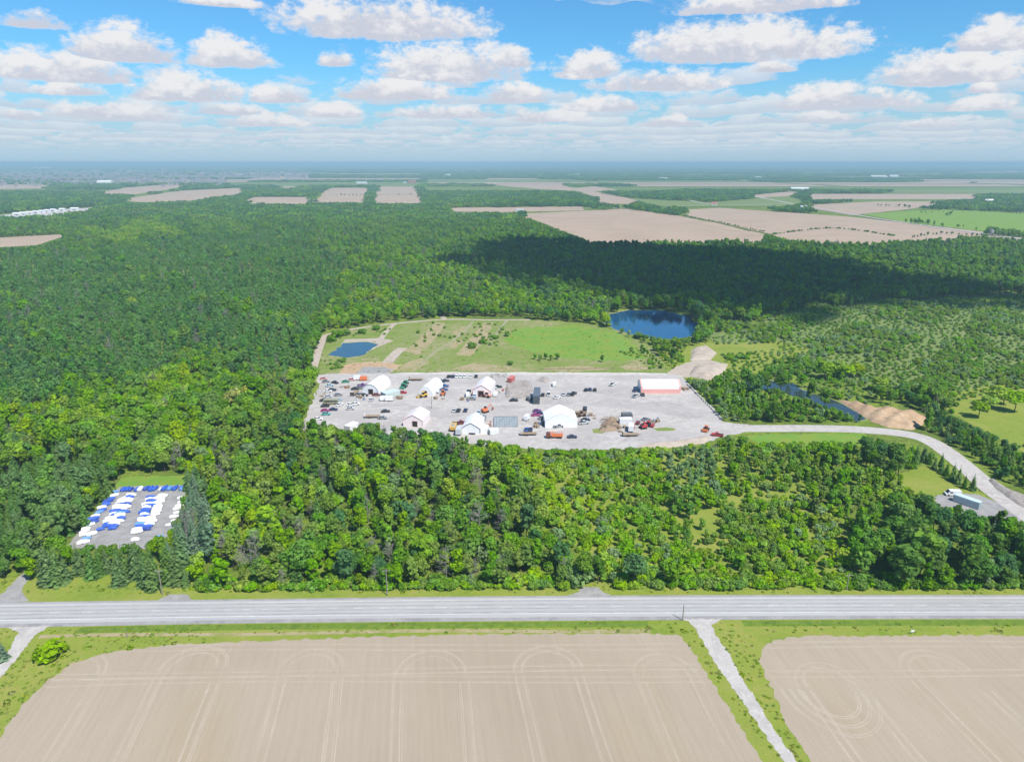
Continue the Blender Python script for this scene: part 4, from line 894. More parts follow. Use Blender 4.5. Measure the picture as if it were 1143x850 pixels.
# weeds and tufts on the verges and rough ground: beyond counting
pts = []
for k in range(700):
    px, py = rng.uniform(-40, 1180), rng.choice([rng.uniform(652, 662), rng.uniform(694, 706), rng.uniform(648, 658)])
    pts.append(P(px, py))
for k in range(800): pts.append(P(rng.uniform(-10, 240), rng.uniform(702, 815)))
for k in range(260):
    t = rng.uniform(0, 1); pts.append(P(770 + 115 * t + rng.uniform(-16, 60), 700 + 150 * t))
for k in range(1900): pts.append(P(rng.uniform(362, 745), rng.uniform(359, 416)))
xs, ys = topix(np.array([p.x for p in pts]), np.array([p.y for p in pts])); ok = np.ones(len(pts), bool)
for c in (FIELD1, FIELD2, DRIVE, DRIVE_W, DRIVE_N, POND_L, YARD, [(175, 671), (186, 664), (209, 662), (214, 671)], [(632, 666), (645, 661), (650, 655), (668, 655), (684, 666)]): ok &= ~inside(xs, ys, c)
rw = [(p.x, p.y + .6) for p in far_e] + [(p.x, p.y - .4) for p in near_e[::-1]]
ok &= ~inside([p.x for p in pts], [p.y for p in pts], rw)
for t, w in zip(TRAILS, (5, 4, 4, 4, 7, 3.4, 3)):
    for q in smooth_line([P(*p).xy for p in t], 6):
        ok &= np.hypot(np.array([p.x for p in pts]) - q.x, np.array([p.y for p in pts]) - q.y) > w * .6
pts = [p for p, o in zip(pts, ok) if o]; n = len(pts)
tuft = []
for i in range(3):
    rs = np.random.default_rng(800 + i); u = sphere_pts(26, rs); u[:, 2] = np.abs(u[:, 2]); tuft.append(npmesh('tuft', cards(u * np.array([.9, .9, .5]), u + rs.normal(0, .5, u.shape), rs.uniform(.2, .36, 26), .8, None, rs), M['leaf']))
s = nrng.uniform(.2, .5, n); s[nrng.uniform(size=n) < .06] *= 1.9
scatter('roadside_weeds', 'tufts of grass and weeds on the verges and rough field', pts, nrng.uniform(0, 6.28, n), np.stack([s, s, s * .8], 1), nrng.integers(0, 12, n),
        [(m, c) for c in ((.22, .33, .03), (.27, .36, .04), (.18, .29, .03), (.30, .32, .08)) for m in tuft])

# ------------------------------------------------------------------ tents, sheds, poles
def tent(px, py, width, length, eave, ridge, rz, label, color, arch=False, trim=None, door=None, skirt=None, name='storage_tent', annex=False):
    """fabric tent, front gable at local -y, its front base centre on the given pixel"""
    q = P(px, py); e = empty(name, (q.x, q.y, .05), rz, label, 'tent'); w = width / 2
    if arch: prof = [(w * math.cos(a), eave * .35 + (ridge - eave * .35) * math.sin(a)) for a in np.linspace(0, math.pi, 15)]; prof = [(w, 0)] + prof + [(-w, 0)]
    else: prof = [(w, 0), (w, eave), (w * .5, eave + (ridge - eave) * .56), (0, ridge), (-w * .5, eave + (ridge - eave) * .56), (-w, eave), (-w, 0)]
    n = len(prof); nb = max(4, int(length / 3.2)); v, f = [], []
    for j in range(nb * 2 + 1):                    # the fabric sags a little between the frames
        y = length * j / (nb * 2); k = 1.0 if j % 2 == 0 else .988
        v += [(x * k, y, z * (k if z > .1 else 1)) for x, z in prof]
    for j in range(nb * 2): f += [(j * n + i, j * n + i + 1, (j + 1) * n + i + 1, (j + 1) * n + i) for i in range(n - 1)]
    link('cover', mesh('cover', v, f, M['fabric']), e, color)
    for yy, nm in ((.06, 'front_wall'), (length - .06, 'back_wall')):
        link(nm, mesh(nm, [(x * .985, yy, z * .985) for x, z in prof], [tuple(range(n))], M['fabric']), e, tuple(c * .97 for c in color))
    if trim:
        b = B()
        for (x0, z0), (x1, z1) in zip(prof[:-1], prof[1:]):
            if max(z0, z1) > .4: b.tube((x0, -.03, max(z0, eave * .35)), (x1, -.03, max(z1, eave * .35)), .16, .16, 5)
        b.obj('trim', M['steel'], e, trim)
    if door:
        dw, dh, dx = door; b = B(); b.box((dx, -.02, 0), (dw, .1, dh)); b.obj('door_opening', M['dark'], e)
        b = B(); b.box((dx - dw / 2 - .12, -.06, 0), (.2, .14, dh)); b.box((dx + dw / 2 + .12, -.06, 0), (.2, .14, dh)); b.box((dx, -.06, dh), (dw + .44, .14, .2)); b.obj('door_frame', M['steel'], e, trim or (.6, .6, .6))
    if skirt:
        for s in (-1, 1):
            b = B(); b.box((s * (w + .04), length / 2, 0), (.1, length, eave * .62)); b.obj('skirt', M['steel'], e, skirt)
        for yy in (.35, length - .35):
            b = B(); m_ = .03
            for (x0, z0), (x1, z1) in zip(prof[:-1], prof[1:]):
                b.add([(x0 * 1.006, yy - .45, z0 + m_), (x1 * 1.006, yy - .45, z1 + m_), (x1 * 1.006, yy + .45, z1 + m_), (x0 * 1.006, yy + .45, z0 + m_)], [(0, 1, 2, 3)])
            b.obj('end_band', M['fabric'], e, skirt)
    if annex:
        b = B(); b.sprism([(w + .1, 0), (w + 3.2, 0), (w + 3.2, 2.2), (w + .1, 2.9)], 1.5, 7); b.obj('annex', M['fabric'], e, (.8, .8, .8))
    return e
WHITE, PINK = (.80, .80, .79), (.80, .70, .69)
tent(413.5, 440, 9.4, 18, 2.6, 5.6, R(-12), 'white arched tent at the left with a dark door', WHITE, True, (.5, .5, .52), (2.6, 3.0, .3))
tent(475, 441.8, 8.0, 17, 3.0, 5.2, R(-14), 'narrow white tent, second from the left in the back row', WHITE, True, None, (2.2, 2.8, -.2))
tent(537.5, 443, 9.6, 17, 3.6, 6.6, R(-8), 'white tent with red gable edge beside the rubble heap', (.80, .75, .735), False, (.62, .25, .22), (2.9, 3.4, -.3))
tent(461, 476, 9.6, 13, 3.2, 5.8, R(-9), 'pinkish white tent half hidden by the trees', PINK, False, (.66, .46, .44), (2.4, 2.8, 1.0))
tent(525.5, 484.8, 8.6, 15, 3.0, 5.6, R(-6), 'white tent with grey-trimmed gable in the near row', WHITE, False, (.22, .23, .26), (2.6, .7, .6), annex=True)
tent(626.5, 477.2, 15.6, 13, 3.4, 7.2, R(2), 'widest white tent, in the near middle of the yard', (.82, .82, .82), False)
tent(757.0, 435.5, 10.5, 21.5, 3.8, 6.4, R(90), 'long white tent with red ends at the right of the yard', (.82, .81, .80), False, None, None, (.75, .36, .31))

def container(px, py, L, W, H, rz, color, label, name='shipping_container', cat='container'):
    q = P(px, py); e = empty(name, (q.x, q.y, .06), rz, label, cat)
    b = B(); b.box((0, 0, .12), (L, W, H - .12)); b.obj('body', M['steel'], e, color)
    b = B()
    for i in range(int(L / .6)):
        x = -L / 2 + .3 + i * .6
        for s in (-1, 1): b.box((x, s * (W / 2 + .03), .25), (.28, .06, H - .45))
    b.obj('corrugation', M['steel'], e, tuple(c * .92 for c in color))
    b = B()
    for x in (-1, 1):
        for y in (-1, 1): b.box((x * (L / 2 - .06), y * (W / 2 - .06), -.01), (.2, .2, H + .05))
    b.obj('corner_posts', M['steel'], e, tuple(c * .7 for c in color))
    b = B(); b.box((-L / 2 - .03, W * .24, .2), (.07, W * .46, H - .35)); b.obj('door', M['steel'], e, tuple(c * .6 for c in color))
    b = B(); b.box((-L / 2 - .03, -W * .24, .2), (.07, W * .46, H - .35)); b.obj('door', M['steel'], e, tuple(c * .6 for c in color))
    return e
container(599, 446, 15, 3.4, 4.6, R(86), (.085, .115, .15), 'tall dark slate-blue bin standing in the middle of the yard', 'storage_bin', 'bin')
container(570.5, 425.5, 6.1, 2.5, 2.6, R(70), (.55, .14, .12), 'red shipping container behind the rubble heap')
container(1079, 563, 8.6, 2.6, 2.8, R(126), (.50, .60, .64), 'pale blue-grey trailer box on the pull-off beside the white van', 'trailer_box', 'trailer')
container(698, 472.5, 6.2, 3.0, 2.8, R(4), (.74, .74, .74), 'white container right of the timber heap')
container(699.5, 466.5, 5, 3.0, 2.6, R(4), (.10, .11, .12), 'dark container directly behind the white container near the timber heap')
container(436, 441.5, 9, 5.2, 2.6, R(40), (.50, .58, .55), 'pale green flat-roofed lean-to right of the arched tent', 'lean_to', 'shelter')
container(592.5, 446.5, 5, 2.2, 1.8, R(40), (.10, .12, .15), 'dark low skip left of the slate-blue bin', 'skip', 'skip')
container(392.5, 480, 6.5, 3.4, 3.2, R(65), (.74, .74, .73), 'white ragged caravan half hidden by trees at lower left', 'caravan', 'caravan')
container(551, 484, 4.4, 3.0, 2.4, R(20), (.74, .74, .74), 'white crate-like box just left of the gridded deck edge', 'storage_box', 'box')

q = P(564.5, 471); e = empty('deck_frame', (q.x, q.y, .06), R(1), 'grey gridded steel deck lying beside the near white tent', 'deck')
pm = B().box((0, 0, .12), (1.15, 3.0, .22)).me('panel', M['steel'])
for i in range(9):
    for j in range(4):
        o = link('panel', pm, e, (.30, .34, .35) if (i * 3 + j) % 4 else (.25, .29, .30)); o.location = (-5.0 + i * 1.25, -5.0 + j * 3.25, 0)
b = B()
for s in (-1, 1): b.box((s * 5.75, 0, 0), (.22, 13.4, .55)); b.box((0, s * 6.75, 0), (11.7, .22, .55))
b.obj('rim', M['metal'], e)

def pole(px, py, h, label, arm=True, name='utility_pole', cat='pole'):
    q = P(px, py); e = empty(name, (q.x, q.y, 0), R(3), label, cat)
    b = B(); b.tube((0, 0, -.2), (0, 0, h), .17, .11, 8); b.obj('shaft', M['pole_wood'], e)
    if arm:
        b = B(); b.box((0, 0, h - .8), (2.4, .12, .14)); a = b.obj('crossarm', M['pole_wood'], e)
        for x in (-1.05, -.4, .4, 1.05): o = B().tube((x, 0, h - .66), (x, 0, h - .42), .06, .04, 6).obj('insulator', M['metal'], a)
    return e
pole(181.5, 663.5, 8.6, 'wooden utility pole beside the left gravel entrance')
pole(432.5, 664.5, 9.0, 'wooden utility pole on the far verge left of centre')
pole(762, 692, 5.0, 'short dark pole at the near road edge beside the gravel drive', False)
pole(945, 658, 5.6, 'wooden utility pole in front of the dark wood at right', True)
pole(578, 655, 3.2, 'small pale post on the far verge left of the round bush', False, 'marker_post', 'post')
pole(142, 711, 2.0, 'low marker post on the near verge at the left', False, 'marker_post', 'post')
pole(482, 456, 7.0, 'slim light mast in the lane of the yard', False, 'light_mast', 'mast')
for px, py, l in ((936, 659, 'small yellow sign board lying by the right utility pole'), (1018, 707.2, 'small white sign on the near verge right of the gravel drive')):
    q = P(px, py); e = empty('road_sign', (q.x, q.y, 0), 0, l, 'sign'); B().tube((0, 0, -.1), (0, 0, .9), .04, .04).obj('post', M['metal'], e); B().box((0, -.06, .7), (1.0, .05, .6)).obj('board', M['steel'], e, (.7, .55, .15) if px < 1000 else (.75, .75, .75))
# concrete blocks on the right edge of the yard
bl = B().box((0, 0, 0), (1.9, .8, .85), 0, .97, .72).me('concrete_block', M['concrete'])
edge = smooth_line([P(*p).xy for p in ((768, 430), (776, 438), (786, 448), (797, 459), (806, 469))], 5)
for i, (a, c) in enumerate(zip(edge[:-1], edge[1:])):
    d = c - a; o = link('concrete_block', bl, None, None, (a.x, a.y, .05), math.atan2(d.y, d.x) + rng.uniform(-.12, .12)); o.scale = (rng.uniform(.9, 1.25), rng.uniform(.9, 1.3), rng.uniform(.7, 1.2))
    tag(o, 'pale concrete block in the line along the right edge of the yard' if 0 < i < len(edge) - 2 else ('first' if i == 0 else 'last') + ' concrete block of the line along the right yard edge', 'block', 'concrete blocks along the yard edge')
# rubble stones by the rubble heap and the dirt bank
for i in range(46):
    px, py = (rng.uniform(548, 566), rng.uniform(417.5, 421)) if i < 22 else (rng.uniform(565, 593), rng.uniform(426, 444))
    q = P(px, py); s = rng.uniform(.35, .95); bm = bmesh.new(); bmesh.ops.create_icosphere(bm, subdivisions=1, radius=s)
    for v in bm.verts: v.co *= rng.uniform(.75, 1.2); v.co.z *= .7
    me = bpy.data.meshes.new('rubble_stone'); bm.to_mesh(me); bm.free(); me.materials.append(M['stone'])
    o = link('rubble_stone', me, loc=(q.x, q.y, .15 + s * .3)); tag(o, 'small stone among the rubble behind the red-edged tent' if i < 22 else 'small stone lying on the low rubble heap', 'stone', 'stones behind the tent' if i < 22 else 'stones on the rubble heap')
# planks thrown on the timber heap
pl = B().box((0, 0, 0), (3.4, .3, .1)).me('plank', M['wood'])
for i in range(26):
    q = P(rng.uniform(671, 690), rng.uniform(468, 480)); o = link('plank', pl, loc=(q.x, q.y, rng.uniform(1.1, 2.0))); o.rotation_euler = (rng.uniform(-.3, .3), rng.uniform(-.35, .35), rng.uniform(0, 3.1))
    tag(o, 'loose plank lying on the brown timber heap', 'plank', 'planks on the timber heap')

# ------------------------------------------------------------------ vehicles
WH = {}
def wheel_mesh(r, w):
    if (r, w) not in WH: WH[r, w] = B().tube((0, -w / 2, 0), (0, w / 2, 0), r, r, 10).me('wheel', M['rubber'])
    return WH[r, w]
def four(xs, y, r, w): return [('wheel', wheel_mesh(r, w), None, (x, s * y, r)) for x in xs for s in (-1, 1)]
def sp(prof, w, nm, mat): return B().sprism(prof, -w / 2, w / 2).me(nm, M[mat])
def bx(c, d, nm, mat, tx=1.0, ty=1.0): return B().box(c, d, 0, tx, ty).me(nm, M[mat])
Z0 = (0, 0, 0)
VEH = {  # kind: (object name, category, parts as (name, mesh, shade of the body colour or None, offset))
 'car': ('car', 'car', [('body', sp([(-2.2, .3), (2.2, .3), (2.28, .58), (2.1, .80), (.95, .93), (-1.4, .96), (-2.12, .92), (-2.28, .66)], 1.8, 'body', 'paint'), 1, Z0), ('windows', sp([(1.0, .92), (.32, 1.40), (-.95, 1.42), (-1.65, .95)], 1.6, 'windows', 'glass'), None, Z0), ('roof', bx((-.32, 0, 1.40), (1.35, 1.5, .07), 'roof', 'paint'), 1, Z0)] + four((-1.35, 1.4), .82, .33, .22)),
 'pickup': ('pickup_truck', 'truck', [('body', sp([(-2.7, .4), (2.6, .4), (2.7, .7), (2.6, 1.0), (1.1, 1.1), (-.55, 1.12), (-2.75, 1.08)], 1.95, 'body', 'paint'), 1, Z0), ('windows', sp([(1.15, 1.1), (.65, 1.68), (-.45, 1.7), (-.6, 1.12)], 1.75, 'windows', 'glass'), None, Z0), ('roof', bx((.1, 0, 1.68), (1.2, 1.65, .08), 'roof', 'paint'), 1, Z0), ('cargo_bed', bx((-1.65, 0, 1.07), (1.95, 1.6, .06), 'cargo_bed', 'rubber'), None, Z0)] + four((-1.75, 1.7), .88, .4, .26)),
 'van': ('van', 'van', [('body', sp([(-2.7, .35), (2.6, .35), (2.72, .9), (2.2, 1.15), (1.35, 2.1), (-2.6, 2.2), (-2.75, 1.2)], 2.0, 'body', 'paint'), 1, Z0), ('windscreen', sp([(2.19, 1.2), (2.24, 1.2), (1.44, 2.08), (1.39, 2.08)], 1.8, 'windscreen', 'glass'), None, (.04, 0, .01)), ('side_windows', bx((.9, 0, 1.25), (1.0, 2.04, .55), 'side_windows', 'glass'), None, Z0)] + four((-1.7, 1.75), .92, .36, .25)),
 'truck': ('box_truck', 'truck', [('cab', sp([(1.6, .5), (3.6, .5), (3.65, 1.4), (3.3, 2.4), (1.6, 2.45)], 2.2, 'cab', 'paint'), .8, Z0), ('windscreen', bx((3.45, 0, 1.5), (.16, 1.9, .75), 'windscreen', 'glass'), None, Z0), ('cargo_box', bx((-1.1, 0, .75), (5.1, 2.45, 2.5), 'cargo_box', 'paint'), 1, Z0), ('chassis', bx((0, 0, .5), (7, 1.0, .25), 'chassis', 'rubber'), None, Z0)] + four((-2.3, 2.5), 1.0, .48, .3)),
 'dump': ('dump_truck', 'truck', [('cab', sp([(1.9, .6), (3.9, .6), (3.95, 1.5), (3.5, 2.6), (1.9, 2.6)], 2.3, 'cab', 'paint'), .25, Z0), ('windscreen', bx((3.7, 0, 1.6), (.2, 2.0, .8), 'windscreen', 'glass'), None, Z0), ('tipper_body', sp([(-3.6, 1.0), (1.5, 1.0), (1.7, 2.6), (-3.7, 2.4)], 2.5, 'tipper_body', 'paint'), 1, Z0), ('load', bx((-1.0, 0, 2.38), (4.4, 2.1, .28), 'load', 'rubble', .7, .6), None, Z0), ('chassis', bx((0, 0, .55), (7.2, 1.0, .3), 'chassis', 'rubber'), None, Z0)] + four((-2.8, -1.6, 2.7), 1.05, .52, .34)),
 'loader': ('wheel_loader', 'loader', [('body', sp([(-2.4, .8), (.9, .8), (1.0, 1.5), (-.4, 1.7), (-2.5, 1.75)], 1.7, 'body', 'paint'), 1, Z0), ('cab', bx((-.2, 0, 1.6), (1.3, 1.4, 1.35), 'cab', 'glass', .9, .9), None, Z0), ('cab_roof', bx((-.2, 0, 2.95), (1.5, 1.5, .12), 'cab_roof', 'paint'), 1, Z0), ('arm', B().tube((.6, .5, 1.4), (2.7, .5, .6), .16, .14, 5).tube((.6, -.5, 1.4), (2.7, -.5, .6), .16, .14, 5).me('arm', M['paint']), 1, Z0), ('bucket', sp([(2.6, .15), (3.7, .1), (3.4, .5), (2.9, 1.1), (2.6, .9)], 2.5, 'bucket', 'paint'), .7, Z0)] + four((-1.5, 1.2), .95, .72, .45)),
 'digger': ('excavator', 'excavator', [('track', bx((0, -1.05, 0), (3.4, .55, .85), 'track', 'rubber', .85, 1), None, Z0), ('track', bx((0, 1.05, 0), (3.4, .55, .85), 'track', 'rubber', .85, 1), None, Z0), ('body', bx((-.4, 0, .9), (2.9, 2.3, 1.1), 'body', 'paint', .95, .95), 1, Z0), ('cab', bx((.6, .6, 1.0), (1.3, 1.0, 1.75), 'cab', 'glass', .9, .9), None, Z0), ('boom', B().tube((.8, -.3, 1.6), (3.0, -.3, 3.8), .24, .2, 5).tube((3.0, -.3, 3.8), (4.9, -.3, 1.5), .2, .14, 5).me('boom', M['paint']), 1, Z0), ('bucket', sp([(4.6, .5), (5.4, .6), (5.3, 1.3), (4.8, 1.5)], .9, 'bucket', 'paint'), .6, Z0)]),
 'tractor': ('tractor', 'tractor', [('bonnet', bx((1.1, 0, .9), (2.2, 1.0, .9), 'bonnet', 'paint', .95, .85), 1, Z0), ('cab', bx((-.6, 0, 1.0), (1.5, 1.5, 1.5), 'cab', 'glass', .85, .85), None, Z0), ('cab_roof', bx((-.6, 0, 2.5), (1.5, 1.5, .15), 'cab_roof', 'paint'), 1, Z0), ('implement', bx((-2.6, 0, .5), (1.6, 2.6, .9), 'implement', 'paint', .8, .95), .8, Z0)] + four((-.8,), 1.0, .85, .5) + four((1.7,), .85, .5, .3)),
 'flatbed': ('flatbed_trailer', 'trailer', [('deck', bx((0, 0, .85), (7.5, 2.4, .2), 'deck', 'wood'), None, Z0), ('headboard', bx((-3.6, 0, 1.05), (.25, 2.4, 1.1), 'headboard', 'steel'), 1, Z0), ('tongue', bx((4.4, 0, .75), (1.6, .25, .18), 'tongue', 'steel'), 1, Z0)] + four((-1.6, -.6), 1.0, .42, .28)),
 'bus': ('camper_bus', 'bus', [('body', sp([(-3.8, .5), (3.7, .5), (3.85, 1.5), (3.6, 2.7), (-3.8, 2.75)], 2.35, 'body', 'paint'), 1, Z0), ('windows', bx((0, 0, 1.6), (6.6, 2.39, .65), 'windows', 'glass'), None, Z0)] + four((-2.3, 2.4), 1.05, .48, .3)),
 'trailer': ('cargo_trailer', 'trailer', [('box', bx((0, 0, .55), (4.0, 2.1, 1.9), 'box', 'paint', .98, .96), 1, Z0), ('tongue', bx((2.6, 0, .5), (1.3, .2, .15), 'tongue', 'steel'), .4, Z0)] + four((-.2,), .98, .36, .25)),
}
VC = dict(white=(.74, .74, .73), black=(.03, .03, .035), grey=(.24, .25, .26), silver=(.50, .51, .53), blue=(.05, .11, .30), navy=(.025, .04, .10), red=(.45, .035, .035), orange=(.68, .17, .05), yellow=(.70, .42, .06), green=(.03, .28, .15), magenta=(.42, .05, .20), purple=(.17, .06, .24), pink=(.66, .33, .32), lightblue=(.42, .55, .64), olive=(.28, .28, .17), maroon=(.20, .04, .04), teal=(.10, .38, .36), brown=(.26, .16, .09), salmon=(.72, .34, .24))
def vehicle(kind, px, py, deg, col, label):
    nm, cat, parts = VEH[kind]; q = P(px, py); e = empty(nm, (q.x, q.y, .06), R(deg), label, cat); c = VC[col]
    for pn, me, sh, off in parts:
        o = bpy.data.objects.new(pn, me); C.objects.link(o); o.parent = e; o.location = off
        if sh is not None: o.color = (*[v * sh for v in c], 1)
VLIST = '''car 363.8 426.8 10 grey|grey car at the upper left corner of the scrap cars
car 361 423.4 0 pink|pinkish car wreck at the very back left of the yard
car 374 427.8 -30 black|black car angled at the back left of the yard
car 368 431 20 lightblue|pale blue car behind the white and black wreck at left
car 385.8 426.8 8 green|green car near the left back edge of the yard
car 392.5 424.6 0 pink|pink car between the green car and the arched tent
trailer 399 424 0 white|white trailer between pink car and orange trailer at the back
car 366 437.5 5 white|white car topmost in the left scrap cluster
car 371 436 12 black|black car touching the topmost white scrap car
car 366.5 443.5 4 silver|silver car second row of the left scrap cluster
car 377.5 441.5 20 grey|grey car right of the silver car in the scrap cluster
car 361.6 447.8 4 black|black car leftmost in the middle of the scrap cluster
bus 369.8 451 2 olive|olive grey old bus among the scrap cars
car 378 448 70 lightblue|pale blue car right of the olive bus
car 379.2 452.5 60 white|white car right of the olive bus, nearer the lane
car 363 454 5 black|dark car left of the olive bus, below the black car
car 363 459 6 magenta|magenta car at the lower left of the scrap cars
car 372 458 4 navy|dark blue car beside the magenta car
car 364 463 8 teal|teal green car below the magenta car
car 355 468.5 15 white|white car at the far left edge of the yard
car 391.6 452.6 20 white|small white car, left one of three in the open lane at left
car 397 451.6 10 white|white car, right one of three in the open lane at left
car 391 457 5 silver|silver car, nearest of three in the open lane at left
trailer 406 424.5 5 orange|orange trailer behind the arched tent
pickup 404.5 431 15 purple|purple pickup left of the arched tent
pickup 401.5 434 10 grey|grey pickup below the purple pickup
car 396.5 434.8 10 black|black car left of the grey pickup
flatbed 396 440 80 black|black flatbed standing left of the arched tent
car 401 441 70 grey|grey car at the left front corner of the arched tent
car 406.5 441.8 0 black|black car parked against the arched tent front
car 420 441.5 0 maroon|dark maroon car right of the arched tent door
car 414.5 447 80 silver|silver car in front of the arched tent door
trailer 428.5 447 10 white|white trailer left below the lean-to
trailer 434.5 447.5 5 white|white trailer right below the lean-to
tractor 451.5 432.5 70 green|green tractor between the arched and narrow tents
tractor 453 429 70 green|second green tractor just behind the first
car 449.5 439 5 red|red car in front of the green tractors
flatbed 464 424.5 0 brown|brown flatbed trailer behind the narrow tent
loader 472 443.2 200 yellow|yellow loader in front of the narrow tent door
car 485.5 438.5 0 silver|silver car at the right side of the narrow tent
car 492.5 426.5 0 black|black car, left of a pair right of the narrow tent
car 497.2 425.8 10 navy|navy car, right of a pair right of the narrow tent
car 496.5 431.6 5 blue|blue car behind the orange loader
car 495.5 435.5 5 blue|blue car directly touching the orange loader
loader 494.5 440.8 90 orange|orange loader between the narrow tent and the red-edged tent
car 501 421 80 black|black car, first from left in the back row by the berm
car 505.5 421 85 navy|navy car, second from left in the back row by the berm
car 510 421 90 white|white car, third from left in the back row by the berm
car 514.5 421 88 white|white car, fourth from left in the back row by the berm
car 518.7 421 90 white|white car, fifth from left in the back row by the berm
car 525.5 421.3 85 white|white car, sixth from left in the back row by the berm
car 531.5 420.8 90 black|black car, last in the back row by the berm
pickup 523 438.5 80 black|black pickup left of the red-edged tent
van 522 442 95 white|white van in front of the black pickup
car 530.2 442.5 80 lightblue|pale blue car at the front of the red-edged tent
loader 543.3 443.3 150 salmon|salmon loader at the right corner of the red-edged tent
car 526.8 446 0 grey|grey car low in front of the white van
car 550.5 434 10 silver|silver car right of the red-edged tent
car 556 432.6 15 black|black car right of the silver car by the red-edged tent
van 553.7 441.5 80 white|white van right of the red-edged tent
car 507 459 85 silver|silver car, left of three above the grey-trimmed tent
car 512 459 85 black|black car, middle of three above the grey-trimmed tent
car 519.7 458.8 85 navy|navy car, right of three above the grey-trimmed tent
car 535 461 80 lightblue|blue-grey car right behind the grey-trimmed tent
digger 541.5 460 40 orange|orange excavator right behind the grey-trimmed tent
trailer 539.5 469.5 75 grey|grey trailer beside the grey-trimmed tent
dump 506.5 479 85 yellow|yellow dump truck left of the grey-trimmed tent
pickup 514.3 473 20 maroon|maroon pickup left of the grey-trimmed tent
truck 512.8 483.5 85 silver|silver box truck at the left corner of the grey-trimmed tent
car 430.5 460 8 black|black car alone in the open left yard
flatbed 415.5 466 2 white|white flatbed trailer near the trees at left
car 427 467.5 5 grey|grey car half behind tree tops right of the white flatbed
car 573.5 447.6 5 black|black car at the front of the rubble heap
van 619 430.2 85 white|white van near the small gravel heap
car 606 441.5 85 black|black car right of the slate-blue bin
pickup 612.4 441 85 white|white pickup second right of the slate-blue bin
car 622 444.5 30 white|white car in front of the row right of the bin
car 629 441 80 silver|silver car, left of three in the row right of the bin
car 635 441 70 grey|grey car, middle of three in the row right of the bin
pickup 640 440.6 60 black|black pickup, right of three in the row right of the bin
car 654 436 80 black|black car, left of three alone in the middle back yard
car 658.6 435.6 85 navy|navy car, middle of three alone in the middle back yard
car 664 436 85 black|black car, right of three alone in the middle back yard
pickup 684 430 50 white|white pickup alone near the berm
car 708.5 436.5 80 navy|navy car left of the long tent, farther left
car 715 434.8 85 blue|blue car touching the left end of the long tent
pickup 709.5 443 50 silver|silver pickup left of the long tent
car 717.3 441.3 90 black|black car at the left front corner of the long tent
car 599.5 459.5 10 purple|purple car, top of the wreck pile by the widest tent
car 602.5 462.5 20 navy|navy car in the wreck pile by the widest tent
car 598 464 5 magenta|magenta car in the wreck pile by the widest tent
car 605 467.5 40 grey|grey car between the wreck pile and the widest tent
car 606 473 80 black|black car at the left corner of the widest tent
trailer 588 468.5 70 white|white trailer above the blue cars
car 587.7 480.3 85 blue|blue car, left of a pair below the white trailer
car 592.3 480.3 85 navy|navy car, right of a pair below the white trailer
flatbed 590 485.5 2 silver|silver flatbed below the blue car pair
dump 619 488.5 180 orange|orange dump truck facing left in the near yard
car 638.5 488.5 2 navy|dark navy car right of the orange dump truck
pickup 623.5 476.6 10 grey|grey pickup parked against the widest tent front
flatbed 646.5 461.5 10 white|white flatbed right behind the widest tent
trailer 652.6 459.8 80 black|black-sided trailer right of the widest tent
loader 648.5 464.5 200 brown|brown loader right of the widest tent
pickup 651.5 473 20 silver|silver pickup right of the widest tent
car 653.5 469.5 15 black|dark car behind the silver pickup by the widest tent
truck 704.3 480 80 white|white box truck below the white container
flatbed 703.5 486.5 5 brown|brown flatbed at the near edge below the white truck
car 712 472.8 70 black|black car left of the red excavator
car 721 469 20 grey|grey car behind the red excavator
digger 717.5 478 200 red|red excavator in the right part of the yard
tractor 722.5 475.5 150 red|red tractor right of the red excavator
tractor 788.3 480.3 60 orange|orange tractor near the yard exit
pickup 800.5 486.5 160 red|red pickup at the yard exit beside the trees
van 1063 552.6 172 white|white van on the small pull-off
car 1069 568.5 60 white|white car in front of the trailer box on the pull-off'''
for ln in VLIST.split('\n'):
    d, l = ln.split('|'); k, x, y, a, c = d.split(); vehicle(k, float(x), float(y), float(a), c, l)

# ------------------------------------------------------------------ covered boats in the gravel lot
def boat_cover(L, W, H, seed):
    q = random.Random(seed); secs = 9; v, f = [], []; prof = [(-1, 0), (-.98, .45), (-.62, .82), (0, 1), (.62, .82), (.98, .45), (1, 0)]
    for i in range(secs):
        t = i / (secs - 1); x = (t - .5) * L; w = W / 2 * (1 - .55 * max(0, t - .55) ** 1.6 * 3.0) * (.92 if i in (0,) else 1); h = H * (.70 + .30 * math.sin(math.pi * min(1, t * 1.15))) * q.uniform(.93, 1.06)
        v += [(x, y * w * q.uniform(.96, 1.03), .35 + z * h * q.uniform(.96, 1.03)) for y, z in prof]
    n = len(prof)
    for i in range(secs - 1): f += [(i * n + k, i * n + k + 1, (i + 1) * n + k + 1, (i + 1) * n + k) for k in range(n - 1)]
    f += [tuple(range(n))[::-1], tuple(range((secs - 1) * n, secs * n))]
    return mesh('cover', v, f, M['tarp'])
BOATS = [boat_cover(5.6 + .35 * i, 2.1 + .1 * (i % 3), 1.45 + .12 * (i % 4), i) for i in range(6)]
BT = {'b': (.030, .10, .46), 'd': (.025, .07, .34), 'l': (.12, .27, .56), 'w': (.80, .80, .79), 'g': (.60, .62, .64)}
BW = {'b': 'blue', 'd': 'dark blue', 'l': 'light blue', 'w': 'white', 'g': 'pale grey'}
ORD = ['first', 'second', 'third', 'fourth', 'fifth', 'sixth', 'seventh', 'eighth', 'ninth', 'tenth', 'eleventh', 'twelfth', 'thirteenth', 'fourteenth', 'fifteenth', 'sixteenth', 'seventeenth', 'eighteenth']
